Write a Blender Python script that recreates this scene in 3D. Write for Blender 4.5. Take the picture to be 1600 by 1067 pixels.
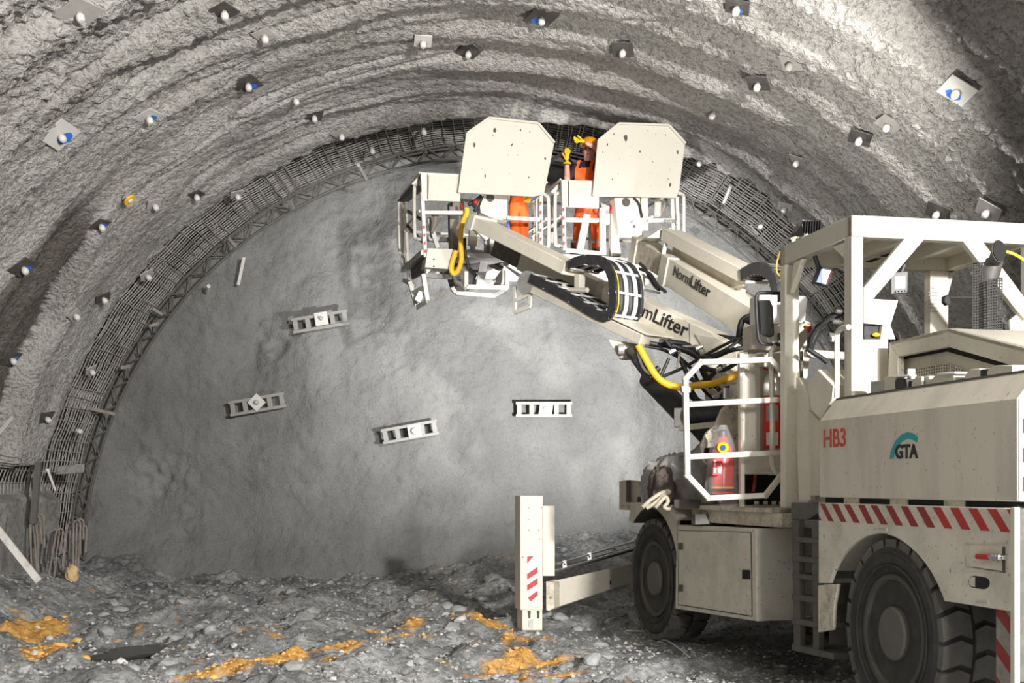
import bpy, bmesh, math, random
import numpy as np
from mathutils import Vector, Matrix

for o in list(bpy.data.objects):
    bpy.data.objects.remove(o)
SC = bpy.context.scene
COL = SC.collection
random.seed(7)

# ------------------------------------------------------------------ camera
F, CX, HY, CZ = 1900.0, 800.0, 757.0, 1.64      # focal length in pixels, horizon row, eye height
cam = bpy.data.cameras.new('camera')
cam.sensor_width = 36.0
cam.lens = 36.0 * F / 1600.0
cam.shift_y = (HY - 533.5) / 1600.0
cam.clip_end = 200
camo = bpy.data.objects.new('camera', cam)
camo.location = (0, 0, CZ)
camo.rotation_euler = (math.pi / 2, 0, 0)
COL.objects.link(camo)
SC.camera = camo

# ------------------------------------------------------------------ light
SC.view_settings.view_transform = 'Standard'
SC.view_settings.look = 'None'
SC.view_settings.exposure = 0.0
SC.view_settings.gamma = 1.0
SC.view_settings.use_curve_mapping = False
wd = bpy.data.worlds.new('tunnel_air')
SC.world = wd
wd.use_nodes = True
wd.node_tree.nodes['Background'].inputs[0].default_value = (0.9, 0.95, 1.0, 1)
wd.node_tree.nodes['Background'].inputs[1].default_value = 0.25

def lamp(name, kind, loc, target, power, size=0.5, color=(1, 1, 1), spot=70, blend=0.6):
    l = bpy.data.lights.new(name, kind)
    l.energy = power
    l.color = color
    if kind == 'AREA':
        l.shape = 'DISK'
        l.size = size
    else:
        l.shadow_soft_size = size
    if kind == 'SPOT':
        l.spot_size = math.radians(spot)
        l.spot_blend = blend
    o = bpy.data.objects.new(name, l)
    o.location = loc
    d = Vector(target) - Vector(loc)
    o.rotation_euler = d.to_track_quat('-Z', 'Y').to_euler()
    COL.objects.link(o)
    return o

lamp('floodlight_lamp', 'AREA', (5.1, -2.0, 4.1), (-1.5, 16, 3.9), 3500, 0.4, (1.0, 0.97, 0.93))
lamp('rear_fill_light', 'AREA', (4.4, -7.5, 4.2), (0.0, 14, 4.6), 1000, 1.2, (1.0, 0.98, 0.96))  # added unseen fill light behind the camera, softens the shadows
lamp('boom_floodlight', 'SPOT', (1.2, 14.4, 2.0), (0.7, 20.5, 4.3), 5000, 0.10, (1.0, 0.99, 0.97), 84, 1.0)
lamp('cab_floodlight', 'SPOT', (2.9, 10.9, 3.95), (1.6, 16.0, 7.6), 700, 0.10, (1.0, 0.97, 0.92), 130, 0.8)

# ------------------------------------------------------------------ projection frames
def P(px, py, Y):
    return Vector(((px - CX) / F * Y, Y, CZ + (HY - py) / F * Y))

class Fr:
    """plan frame: u forward, v to the right, z up"""
    def __init__(s, x, y, h):
        h = math.radians(h)
        s.o = Vector((x, y, 0))
        s.u = Vector((-math.sin(h), math.cos(h), 0))
        s.v = Vector((math.cos(h), math.sin(h), 0))
    def W(s, u, v, z):
        return s.o + s.u * u + s.v * v + Vector((0, 0, z))
    def _hit(s, px, py, n, d):
        r = Vector(((px - CX) / F, 1.0, (HY - py) / F))
        t = (s.o.dot(n) + d) / r.dot(n)
        return Vector((0, 0, CZ)) + r * t
    def pv(s, px, py, v):
        return s._hit(px, py, s.v, v)
    def pu(s, px, py, u):
        return s._hit(px, py, s.u, u)

R_ = Fr(2.5, 8.07, 11.8)       # rear unit of the lift vehicle, v=0 is its left side
A_ = Fr(1.448, 12.73, 16.0)    # front unit
BL = Fr(-1.2, 16.0, 16.0)      # left work basket
BR = Fr(0.68, 16.6, 16.0)      # right work basket

# ------------------------------------------------------------------ materials
def nmat(name):
    m = bpy.data.materials.new(name)
    m.use_nodes = True
    nt = m.node_tree
    b = nt.nodes['Principled BSDF']
    return m, nt, b

def N(nt, t, **kw):
    n = nt.nodes.new(t)
    for k, v in kw.items():
        if k in n.inputs.keys():
            n.inputs[k].default_value = v
        else:
            setattr(n, k, v)
    return n

def ramp(nt, stops):
    r = nt.nodes.new('ShaderNodeValToRGB')
    e = r.color_ramp.elements
    while len(e) < len(stops):
        e.new(0.5)
    for i, (p, c) in enumerate(stops):
        e[i].position = p
        e[i].color = (*c, 1)
    return r

def paint(name, col, rough=0.45, dirt=0.0, dirtcol=(0.10, 0.09, 0.075), scale=6.0, metal=0.0, speck=0.0, bump=0.0, streak=1.0):
    m, nt, b = nmat(name)
    L = nt.links.new
    b.inputs['Roughness'].default_value = rough
    b.inputs['Metallic'].default_value = metal
    if dirt <= 0 and speck <= 0 and bump <= 0:
        b.inputs['Base Color'].default_value = (*col, 1)
        return m
    tc = N(nt, 'ShaderNodeNewGeometry')
    mp = N(nt, 'ShaderNodeMapping')
    mp.inputs['Scale'].default_value = (1, 1, streak)
    L(tc.outputs['Position'], mp.inputs[0])
    n1 = N(nt, 'ShaderNodeTexNoise', Scale=scale, Detail=8.0, Roughness=0.65)
    L(mp.outputs[0], n1.inputs['Vector'])
    r1 = ramp(nt, [(0.45, (0, 0, 0)), (0.8, (1, 1, 1))])
    L(n1.outputs['Fac'], r1.inputs[0])
    ml = N(nt, 'ShaderNodeMath', operation='MULTIPLY')
    L(r1.outputs[0], ml.inputs[0]); ml.inputs[1].default_value = dirt
    mx = N(nt, 'ShaderNodeMix', data_type='RGBA')
    L(ml.outputs[0], mx.inputs[0])
    mx.inputs[6].default_value = (*col, 1)
    mx.inputs[7].default_value = (*dirtcol, 1)
    out = mx.outputs[2]
    if speck > 0:
        n2 = N(nt, 'ShaderNodeTexNoise', Scale=38.0, Detail=3.0, Roughness=0.6)
        L(tc.outputs['Position'], n2.inputs['Vector'])
        r2 = ramp(nt, [(0.68 - 0.1 * speck, (0, 0, 0)), (0.74 - 0.08 * speck, (1, 1, 1))])
        L(n2.outputs['Fac'], r2.inputs[0])
        m2 = N(nt, 'ShaderNodeMix', data_type='RGBA')
        L(r2.outputs[0], m2.inputs[0]); L(out, m2.inputs[6])
        m2.inputs[7].default_value = (*[c * 0.6 for c in dirtcol], 1)
        out = m2.outputs[2]
    L(out, b.inputs['Base Color'])
    if bump > 0:
        bp = N(nt, 'ShaderNodeBump', Strength=bump, Distance=0.01)
        L(n1.outputs['Fac'], bp.inputs['Height']); L(bp.outputs[0], b.inputs['Normal'])
    return m

M = {}
CR = (0.69, 0.645, 0.545)
M['cream'] = paint('cream_paint', CR, 0.42, 0.22, (0.30, 0.27, 0.22), 5.0, speck=0.12)
M['cream_low'] = paint('road_dirty_cream_paint', (0.64, 0.60, 0.51), 0.55, 0.6, (0.24, 0.22, 0.18), 3.0, speck=0.4)
M['cream_clean'] = paint('cream_panel_paint', (0.56, 0.53, 0.455), 0.5, 0.10, (0.35, 0.32, 0.26), 4.0, speck=0.10)
M['cream_dusty'] = paint('dusty_cream_paint', (0.60, 0.555, 0.465), 0.6, 0.55, (0.27, 0.25, 0.21), 3.5, speck=0.25, streak=0.25)
M['cream_dirty'] = paint('muddy_cream_paint', (0.62, 0.56, 0.45), 0.7, 0.9, (0.12, 0.11, 0.095), 9.0, speck=0.6, bump=0.3)
M['mud_steel'] = paint('muddy_steel', (0.12, 0.115, 0.105), 0.85, 0.8, (0.05, 0.047, 0.042), 9.0, bump=0.6)
M['white'] = paint('white_paint', (0.78, 0.77, 0.73), 0.4, 0.15, (0.4, 0.38, 0.34), 8.0)
M['rail'] = paint('pale_rail_paint', (0.68, 0.65, 0.58), 0.4, 0.3, (0.22, 0.20, 0.17), 14.0)
M['red'] = paint('red_print', (0.42, 0.022, 0.022), 0.45, 0.2, (0.2, 0.1, 0.08), 10)
M['red_dark'] = paint('dusty_red_print', (0.25, 0.02, 0.02), 0.6, 0.4, (0.16, 0.10, 0.09), 10)
M['redlet'] = paint('red_stencil_paint', (0.50, 0.035, 0.012), 0.55, 0.45, (0.55, 0.42, 0.32), 30)
M['orange'] = paint('orange_workwear', (0.95, 0.14, 0.02), 0.85, 0.35, (0.5, 0.06, 0.01), 9.0)
M['yellow'] = paint('yellow_plastic', (0.90, 0.52, 0.02), 0.5, 0.2, (0.5, 0.27, 0.03), 9.0)
M['yellow_glove'] = paint('yellow_glove', (0.95, 0.55, 0.01), 0.8, 0.2, (0.6, 0.25, 0.0), 20.0)
M['skin'] = paint('skin', (0.68, 0.36, 0.27), 0.6)
M['hair'] = paint('dark_hair', (0.04, 0.03, 0.025), 0.8)
M['eye'] = paint('eye_dark', (0.03, 0.025, 0.02), 0.3)
M['lips'] = paint('lips', (0.45, 0.17, 0.14), 0.6)
M['black_cloth'] = paint('black_cloth', (0.018, 0.018, 0.022), 0.9)
M['black'] = paint('black_plastic', (0.022, 0.022, 0.024), 0.45, 0.35, (0.10, 0.10, 0.10), 14.0)
M['hose'] = paint('black_hose_rubber', (0.014, 0.014, 0.016), 0.55)
M['matte_black'] = paint('dark_opening', (0.012, 0.012, 0.012), 0.9)
M['tyre'] = paint('dusty_tyre_rubber', (0.032, 0.031, 0.030), 0.85, 0.7, (0.075, 0.072, 0.065), 8.0, bump=0.3)
M['tread'] = paint('worn_tread_rubber', (0.12, 0.115, 0.105), 0.9, 0.7, (0.055, 0.052, 0.048), 12.0, bump=0.4)
M['hub'] = paint('dusty_hub', (0.11, 0.104, 0.092), 0.85, 0.7, (0.09, 0.085, 0.075), 12.0, bump=0.4)
M['rim'] = paint('dusty_rim', (0.075, 0.070, 0.061), 0.8, 0.7, (0.06, 0.057, 0.05), 9.0, bump=0.4)
M['steel'] = paint('grey_steel', (0.42, 0.41, 0.39), 0.5, 0.5, (0.15, 0.14, 0.13), 16.0, metal=0.3)
M['chrome'] = paint('chrome', (0.75, 0.75, 0.75), 0.18, metal=0.9)
M['alu'] = paint('chain_metal', (0.62, 0.63, 0.66), 0.35, 0.4, (0.10, 0.10, 0.11), 20.0, metal=0.3)
M['bar'] = paint('reinforcing_steel', (0.40, 0.385, 0.355), 0.6, 0.75, (0.08, 0.07, 0.06), 1.6)
M['bar_dark'] = paint('dark_girder_steel', (0.10, 0.095, 0.09), 0.7, 0.4, (0.2, 0.17, 0.14), 7.0)
M['rust'] = paint('rusty_bar', (0.22, 0.185, 0.16), 0.8, 0.7, (0.36, 0.34, 0.31), 6.0)
M['galv'] = paint('galvanised_ladder_plate', (0.27, 0.267, 0.25), 0.6, 0.4, (0.24, 0.23, 0.21), 12.0, bump=0.2)
M['plate_white'] = paint('pale_anchor_plate', (0.58, 0.57, 0.54), 0.55, 0.2, (0.4, 0.38, 0.35), 14.0)
M['plate_dark'] = paint('dark_anchor_plate', (0.06, 0.057, 0.052), 0.6, 0.6, (0.16, 0.15, 0.14), 12.0)
M['plate_grey'] = paint('grout_covered_plate', (0.40, 0.385, 0.36), 0.8, 0.5, (0.24, 0.23, 0.215), 12.0)
M['blue'] = paint('blue_paint', (0.03, 0.16, 0.60), 0.5, 0.3, (0.15, 0.2, 0.3), 20.0)
M['cap'] = paint('pale_bolt_cap', (0.66, 0.64, 0.60), 0.7, 0.4, (0.42, 0.40, 0.37), 18.0)
M['wood'] = paint('weathered_board', (0.70, 0.68, 0.65), 0.75, 0.6, (0.20, 0.14, 0.10), 7.0)
M['teal'] = paint('teal_print', (0.02, 0.32, 0.33), 0.5)
M['ink'] = paint('black_print', (0.012, 0.012, 0.012), 0.5, 0.3, (0.10, 0.09, 0.08), 30)
M['ink_grey'] = paint('grey_print', (0.28, 0.27, 0.25), 0.6)
M['rope'] = paint('dirty_sling', (0.50, 0.45, 0.36), 0.85, 0.7, (0.12, 0.10, 0.08), 12, bump=0.4)
M['tarp'] = paint('grey_plastic_sheet', (0.34, 0.33, 0.31), 0.28, 0.7, (0.13, 0.125, 0.12), 7.0, bump=0.3)
M['stone'] = paint('grey_stone', (0.32, 0.325, 0.325), 0.8, 0.6, (0.12, 0.12, 0.12), 10.0, bump=0.4)
M['stone_pale'] = paint('pale_stone', (0.50, 0.49, 0.47), 0.8, 0.5, (0.30, 0.29, 0.27), 10.0, bump=0.4)
M['stone_clay'] = paint('orange_clay_stone', (0.72, 0.40, 0.10), 0.8, 0.5, (0.40, 0.33, 0.22), 10.0, bump=0.4)
M['glass'] = paint('mirror_glass', (0.16, 0.17, 0.18), 0.06, metal=0.85)
M['amber'] = paint('amber_lens', (0.8, 0.25, 0.02), 0.3)
M['amber_y'] = paint('yellow_cable', (0.75, 0.70, 0.05), 0.5)

def film():
    m, nt, b = nmat('clear_plastic_film')
    b.inputs['Base Color'].default_value = (0.9, 0.9, 0.9, 1)
    b.inputs['Roughness'].default_value = 0.12
    b.inputs['Alpha'].default_value = 0.13
    b.inputs['Specular IOR Level'].default_value = 0.35
    return m
M['film'] = film()

def screen():
    m, nt, b = nmat('lit_screen')
    b.inputs['Base Color'].default_value = (0.4, 0.5, 0.7, 1)
    b.inputs['Emission Color'].default_value = (0.62, 0.72, 1.0, 1)
    b.inputs['Emission Strength'].default_value = 0.75
    return m
M['screen'] = screen()

def concrete(name, c0, c1, c2, s_big, s_fine, bump, dist, blotch=None, rough=0.9, mul=0.85, wedge_shade=False):
    m, nt, b = nmat(name)
    L = nt.links.new
    g = N(nt, 'ShaderNodeNewGeometry')
    n1 = N(nt, 'ShaderNodeTexNoise', Scale=s_big, Detail=6.0, Roughness=0.6)
    n2 = N(nt, 'ShaderNodeTexNoise', Scale=s_fine, Detail=4.0, Roughness=0.65)
    for n in (n1, n2):
        L(g.outputs['Position'], n.inputs['Vector'])
    r1 = ramp(nt, [(0.3, c0), (0.52, c1), (0.75, c2)])
    L(n1.outputs['Fac'], r1.inputs[0])
    r2 = ramp(nt, [(0.34, (0.5, 0.5, 0.5)), (0.52, (1, 1, 1))])
    L(n2.outputs['Fac'], r2.inputs[0])
    mx = N(nt, 'ShaderNodeMix', data_type='RGBA', blend_type='MULTIPLY')
    mx.inputs[0].default_value = mul
    L(r1.outputs[0], mx.inputs[6]); L(r2.outputs[0], mx.inputs[7])
    out = mx.outputs[2]
    if blotch:
        n3 = N(nt, 'ShaderNodeTexNoise', Scale=0.55, Detail=5.0, Roughness=0.6)
        L(g.outputs['Position'], n3.inputs['Vector'])
        r3 = ramp(nt, [(0.57, (0, 0, 0)), (0.75, (0.7, 0.7, 0.7))])
        L(n3.outputs['Fac'], r3.inputs[0])
        m3 = N(nt, 'ShaderNodeMix', data_type='RGBA')
        L(r3.outputs[0], m3.inputs[0]); L(out, m3.inputs[6])
        m3.inputs[7].default_value = (*blotch, 1)
        out = m3.outputs[2]
    if wedge_shade:  # painted shade, multiplied into the lining colour
        at = N(nt, 'ShaderNodeAttribute', attribute_name='wedge_shade')
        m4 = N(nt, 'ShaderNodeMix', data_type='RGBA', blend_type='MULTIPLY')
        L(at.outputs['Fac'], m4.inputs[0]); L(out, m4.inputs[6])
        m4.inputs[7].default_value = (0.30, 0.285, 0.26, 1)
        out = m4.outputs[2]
    L(out, b.inputs['Base Color'])
    b.inputs['Roughness'].default_value = rough
    b.inputs['Specular IOR Level'].default_value = 0.3
    bp = N(nt, 'ShaderNodeBump', Strength=bump, Distance=dist)
    L(n2.outputs['Fac'], bp.inputs['Height']); L(bp.outputs[0], b.inputs['Normal'])
    return m
M['shotcrete'] = concrete('sprayed_concrete', (0.40, 0.385, 0.355), (0.50, 0.485, 0.455), (0.60, 0.585, 0.55), 0.9, 19.0, 1.0, 0.09, rough=0.72, wedge_shade=True)
M['face'] = concrete('face_sprayed_concrete', (0.145, 0.146, 0.143), (0.195, 0.195, 0.191), (0.255, 0.255, 0.25), 0.7, 24.0, 0.8, 0.035, rough=0.75, mul=0.3)
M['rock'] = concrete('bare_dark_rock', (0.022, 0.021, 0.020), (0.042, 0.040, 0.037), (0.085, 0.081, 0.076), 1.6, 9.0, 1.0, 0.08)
M['footing'] = concrete('smooth_footing_concrete', (0.22, 0.215, 0.205), (0.27, 0.265, 0.25), (0.33, 0.32, 0.30), 1.1, 14.0, 0.4, 0.02)

def muck():
    m, nt, b = nmat('muck_ground')
    L = nt.links.new
    g = N(nt, 'ShaderNodeNewGeometry')
    n1 = N(nt, 'ShaderNodeTexNoise', Scale=1.3, Detail=7.0, Roughness=0.65)
    n2 = N(nt, 'ShaderNodeTexNoise', Scale=16.0, Detail=5.0, Roughness=0.7)
    v = N(nt, 'ShaderNodeTexVoronoi', Scale=22.0)
    for n in (n1, n2, v):
        L(g.outputs['Position'], n.inputs['Vector'])
    r1 = ramp(nt, [(0.3, (0.11, 0.115, 0.12)), (0.5, (0.27, 0.277, 0.28)), (0.72, (0.47, 0.47, 0.46))])
    L(n1.outputs['Fac'], r1.inputs[0])
    r2 = ramp(nt, [(0.3, (0.4, 0.4, 0.4)), (0.6, (1.15, 1.15, 1.15))])
    L(n2.outputs['Fac'], r2.inputs[0])
    mx = N(nt, 'ShaderNodeMix', data_type='RGBA', blend_type='MULTIPLY')
    mx.inputs[0].default_value = 1.0
    L(r1.outputs[0], mx.inputs[6]); L(r2.outputs[0], mx.inputs[7])
    # pale chips
    rv = ramp(nt, [(0.10, (1, 1, 1)), (0.16, (0, 0, 0))])
    L(v.outputs['Distance'], rv.inputs[0])
    sep = N(nt, 'ShaderNodeSeparateColor')
    L(v.outputs['Color'], sep.inputs[0])
    gt = N(nt, 'ShaderNodeMath', operation='GREATER_THAN'); gt.inputs[1].default_value = 0.86
    L(sep.outputs[0], gt.inputs[0])
    mu = N(nt, 'ShaderNodeMath', operation='MULTIPLY')
    L(rv.outputs[0], mu.inputs[0]); L(gt.outputs[0], mu.inputs[1])
    m2 = N(nt, 'ShaderNodeMix', data_type='RGBA')
    L(mu.outputs[0], m2.inputs[0]); L(mx.outputs[2], m2.inputs[6])
    m2.inputs[7].default_value = (0.48, 0.47, 0.45, 1)
    # clay
    at = N(nt, 'ShaderNodeAttribute', attribute_name='clay')
    rc = ramp(nt, [(0.3, (0.36, 0.17, 0.035)), (0.52, (0.72, 0.37, 0.06)), (0.72, (0.80, 0.55, 0.22))])
    L(n2.outputs['Fac'], rc.inputs[0])
    m3 = N(nt, 'ShaderNodeMix', data_type='RGBA')
    L(at.outputs['Fac'], m3.inputs[0]); L(m2.outputs[2], m3.inputs[6]); L(rc.outputs[0], m3.inputs[7])
    L(m3.outputs[2], b.inputs['Base Color'])
    b.inputs['Roughness'].default_value = 0.75
    bp = N(nt, 'ShaderNodeBump', Strength=0.9, Distance=0.05)
    L(n2.outputs['Fac'], bp.inputs['Height']); L(bp.outputs[0], b.inputs['Normal'])
    return m
M['muck'] = muck()

def water():
    m, nt, b = nmat('muddy_water')
    b.inputs['Base Color'].default_value = (0.03, 0.03, 0.028, 1)
    b.inputs['Roughness'].default_value = 0.12
    return m
M['water'] = water()

# ------------------------------------------------------------------ mesh helpers
class MB:
    def __init__(s):
        s.v = []; s.f = []; s.m = []
        s.mi = 0
    def add(s, vs, fs):
        b = len(s.v)
        s.v += [Vector(p) for p in vs]
        for f in fs:
            s.f.append([b + i for i in f]); s.m.append(s.mi)
        return s
    def prism(s, poly, vec):
        poly = [Vector(p) for p in poly]; vec = Vector(vec); n = len(poly)
        fs = [list(range(n))[::-1], list(range(n, 2 * n))]
        for i in range(n):
            j = (i + 1) % n
            fs.append([i, j, n + j, n + i])
        return s.add(poly + [p + vec for p in poly], fs)
    def box(s, o, a, b, c):
        o, a, b, c = Vector(o), Vector(a), Vector(b), Vector(c)
        return s.prism([o, o + a, o + a + b, o + b], c)
    def fbox(s, fr, u0, u1, v0, v1, z0, z1):
        return s.prism([fr.W(u0, v0, z0), fr.W(u1, v0, z0), fr.W(u1, v1, z0), fr.W(u0, v1, z0)], (0, 0, z1 - z0))
    def hull(s, a, b):
        """two matching loops joined"""
        n = len(a)
        fs = [list(range(n))[::-1], list(range(n, 2 * n))]
        for i in range(n):
            j = (i + 1) % n
            fs.append([i, j, n + j, n + i])
        return s.add(list(a) + list(b), fs)
    def tube(s, pts, r, n=8, closed=False, cap=True):
        pts = [Vector(p) for p in pts]
        k = len(pts)
        rr = r if isinstance(r, (list, tuple)) else [r] * k
        vs = []; up = None
        for i in range(k):
            if closed:
                t = pts[(i + 1) % k] - pts[i - 1]
            else:
                t = pts[min(i + 1, k - 1)] - pts[max(i - 1, 0)]
            if t.length < 1e-9:
                t = Vector((0, 0, 1))
            t.normalize()
            if up is None:
                up = Vector((0, 0, 1)) if abs(t.z) < 0.9 else Vector((1, 0, 0))
            a = t.cross(up)
            if a.length < 1e-6:
                a = t.cross(Vector((0.3, 1, 0.2)))
            a.normalize(); b = a.cross(t); up = b
            for q in range(n):
                an = 2 * math.pi * q / n + math.pi / n
                vs.append(pts[i] + (a * math.cos(an) + b * math.sin(an)) * rr[i])
        fs = []
        for i in range(k if closed else k - 1):
            for q in range(n):
                q2 = (q + 1) % n; i2 = (i + 1) % k
                fs.append([i * n + q, i * n + q2, i2 * n + q2, i2 * n + q])
        if not closed and cap:
            fs.append(list(range(n))[::-1]); fs.append([(k - 1) * n + q for q in range(n)])
        return s.add(vs, fs)
    def cyl(s, a, b, r, n=16, r2=None):
        return s.tube([a, b], [r, r if r2 is None else r2], n)
    def bar(s, a, b, w, h, up=(0, 0, 1)):
        """rectangular bar centred on a-b"""
        a, b, up = Vector(a), Vector(b), Vector(up)
        t = (b - a).normalized()
        x = t.cross(up).normalized(); y = x.cross(t)
        return s.prism([a + x * w / 2 + y * h / 2, a - x * w / 2 + y * h / 2, a - x * w / 2 - y * h / 2, a + x * w / 2 - y * h / 2], b - a)
    def lathe(s, prof, o, ax, n=32, ref=None):
        """prof: (radius, along)"""
        o, ax = Vector(o), Vector(ax).normalized()
        ref = Vector(ref) if ref else (Vector((0, 0, 1)) if abs(ax.z) < 0.9 else Vector((1, 0, 0)))
        x = ax.cross(ref).normalized(); y = x.cross(ax)
        k = len(prof); vs = []
        for (r, h) in prof:
            for q in range(n):
                an = 2 * math.pi * q / n
                vs.append(o + ax * h + (x * math.cos(an) + y * math.sin(an)) * r)
        fs = []
        for i in range(k - 1):
            for q in range(n):
                q2 = (q + 1) % n
                fs.append([i * n + q, i * n + q2, (i + 1) * n + q2, (i + 1) * n + q])
        if prof[0][0] > 1e-6: fs.append(list(range(n))[::-1])
        if prof[-1][0] > 1e-6: fs.append([(k - 1) * n + q for q in range(n)])
        return s.add(vs, fs)
    def ball(s, c, r, n=8, sq=(1, 1, 1)):
        prof = [(max(1e-7, math.sin(math.pi * i / n)) * r, -math.cos(math.pi * i / n) * r) for i in range(n + 1)]
        b = len(s.v)
        s.lathe(prof, (0, 0, 0), (0, 0, 1), n * 2)
        for i in range(b, len(s.v)):
            p = s.v[i]; s.v[i] = Vector((p.x * sq[0], p.y * sq[1], p.z * sq[2])) + Vector(c)
        return s

def origin(o):
    p = Vector((0, 0, 0))
    while o is not None:
        p += o.location; o = o.parent
    return p

def mesh_from(name, mb, mats, off=(0, 0, 0), sharp=35):
    off = Vector(off)
    me = bpy.data.meshes.new(name)
    me.from_pydata([tuple(p - off) for p in mb.v], [], mb.f)
    for m in mats:
        me.materials.append(m)
    if len(mats) > 1:
        me.polygons.foreach_set('material_index', mb.m)
    bm = bmesh.new(); bm.from_mesh(me)
    bmesh.ops.recalc_face_normals(bm, faces=bm.faces)
    bm.to_mesh(me); bm.free()
    me.polygons.foreach_set('use_smooth', [True] * len(me.polygons))
    me.set_sharp_from_angle(angle=math.radians(sharp))
    me.update()
    return me

def build(name, mb, mat, parent=None, bevel=0.0, label=None, kind=None, loc=None, sharp=35):
    """one mesh object from world-space geometry"""
    mats = mat if isinstance(mat, (list, tuple)) else [mat]
    base = origin(parent) if parent is not None else Vector(loc or (0, 0, 0))
    me = mesh_from(name, mb, mats, base, sharp)
    o = bpy.data.objects.new(name, me)
    if parent is not None:
        o.parent = parent
    else:
        o.location = base
    COL.objects.link(o)
    if bevel > 0:
        md = o.modifiers.new('bevel', 'BEVEL')
        md.width = bevel; md.segments = 2; md.limit_method = 'ANGLE'; md.angle_limit = math.radians(40)
        md.harden_normals = False
    if label: o['label'] = label
    if kind: o['kind'] = kind
    return o

def tag(o, label, cat, group=None):
    o['label'] = label; o['category'] = cat
    if group: o['group'] = group
    return o

def thing(name, label, cat, loc=(0, 0, 0), group=None):
    o = bpy.data.objects.new(name, None)
    o.empty_display_size = 0.1
    o.location = loc
    COL.objects.link(o)
    return tag(o, label, cat, group)

def solo(name, mb, mat, label, cat, group=None, bevel=0.0, loc=None, sharp=35):
    if loc is None:
        xs = [p.x for p in mb.v]; ys = [p.y for p in mb.v]; zs = [p.z for p in mb.v]
        loc = ((min(xs) + max(xs)) / 2, (min(ys) + max(ys)) / 2, min(zs))
    o = build(name, mb, mat, None, bevel, loc=loc, sharp=sharp)
    return tag(o, label, cat, group)

def bez(pts, n=6):
    """Catmull-Rom through the points"""
    pts = [Vector(p) for p in pts]; out = []
    for i in range(len(pts) - 1):
        p0 = pts[max(i - 1, 0)]; p1 = pts[i]; p2 = pts[i + 1]; p3 = pts[min(i + 2, len(pts) - 1)]
        for k in range(n):
            t = k / n
            out.append(0.5 * ((2 * p1) + (p2 - p0) * t + (2 * p0 - 5 * p1 + 4 * p2 - p3) * t * t + (3 * p1 - p0 - 3 * p2 + p3) * t ** 3))
    out.append(pts[-1])
    return out

def lettering(name, text, o, ax, up, size, mat, parent, width=None, bold=0.0, depth=0.004, shear=0.0, label=None):
    """text standing on the line o, running along ax, letters up along up"""
    cu = bpy.data.curves.new(name, 'FONT')
    cu.body = text; cu.size = size; cu.extrude = depth; cu.offset = bold; cu.shear = shear
    tmp = bpy.data.objects.new(name, cu)
    COL.objects.link(tmp)
    bpy.context.view_layer.update()
    me = bpy.data.meshes.new_from_object(tmp.evaluated_get(bpy.context.evaluated_depsgraph_get()))
    bpy.data.objects.remove(tmp)
    me.name = name
    co = np.empty(len(me.vertices) * 3); me.vertices.foreach_get('co', co); co = co.reshape(-1, 3)
    x0, x1 = co[:, 0].min(), co[:, 0].max()
    sx = width / (x1 - x0) if width else 1.0
    ax = Vector(ax).normalized(); up = Vector(up)
    nz = ax.cross(up).normalized()
    base = origin(parent)
    A = np.array(ax); U = np.array(up.normalized()); Z = np.array(nz); O = np.array(Vector(o) - base)
    w = O + np.outer((co[:, 0] - x0) * sx, A) + np.outer(co[:, 1], U) + np.outer(co[:, 2], Z)
    me.vertices.foreach_set('co', w.ravel()); me.update()
    me.materials.clear(); me.materials.append(mat)
    ob = bpy.data.objects.new(name, me)
    ob.parent = parent
    COL.objects.link(ob)
    if label: ob['label'] = label
    return ob

# ------------------------------------------------------------------ noise
_rng = np.random.default_rng(11)
_tab = _rng.random((8, 256, 256))
def vn(x, y, k=0):
    """value noise -1..1"""
    t = _tab[k % 8]
    xi = np.floor(x).astype(int); yi = np.floor(y).astype(int)
    fx = x - xi; fy = y - yi
    fx = fx * fx * fx * (fx * (fx * 6 - 15) + 10); fy = fy * fy * fy * (fy * (fy * 6 - 15) + 10)
    g = lambda a, b: t[a & 255, b & 255]
    a = g(xi, yi) * (1 - fx) + g(xi + 1, yi) * fx
    b = g(xi, yi + 1) * (1 - fx) + g(xi + 1, yi + 1) * fx
    return (a * (1 - fy) + b * fy) * 2 - 1
def fb(x, y, k=0, o=4, g=0.5):
    s = 0; a = 1.0; n = 0
    for i in range(o):
        s = s + a * vn(x * 2 ** i + 17.3 * i, y * 2 ** i + 9.1 * i, k + i); n += a; a *= g
    return s / n
def sst(x, a, b):
    t = np.clip((x - a) / (b - a), 0, 1)
    return t * t * (3 - 2 * t)

def grid_mesh(name, X, Y, Z, mat, kind='structure', parent=None, flip=False):
    n, m = X.shape
    co = np.stack([X, Y, Z], -1).reshape(-1, 3)
    idx = np.arange(n * m).reshape(n, m)
    q = np.stack([idx[:-1, :-1], idx[1:, :-1], idx[1:, 1:], idx[:-1, 1:]], -1).reshape(-1, 4)
    if flip: q = q[:, ::-1]
    me = bpy.data.meshes.new(name)
    me.vertices.add(len(co)); me.vertices.foreach_set('co', co.ravel())
    me.loops.add(q.size); me.loops.foreach_set('vertex_index', q.ravel().astype(np.int32))
    me.polygons.add(len(q))
    me.polygons.foreach_set('loop_start', np.arange(0, q.size, 4, dtype=np.int32))
    me.polygons.foreach_set('use_smooth', np.ones(len(q), dtype=bool))
    me.update(calc_edges=True); me.validate()
    me.materials.append(mat)
    o = bpy.data.objects.new(name, me)
    if parent: o.parent = parent
    COL.objects.link(o)
    if kind: o['kind'] = kind
    return o
# ------------------------------------------------------------------ tunnel lining
TX, TZ, TR = -0.26, 0.23, 7.06
RN = TR + TZ

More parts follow.
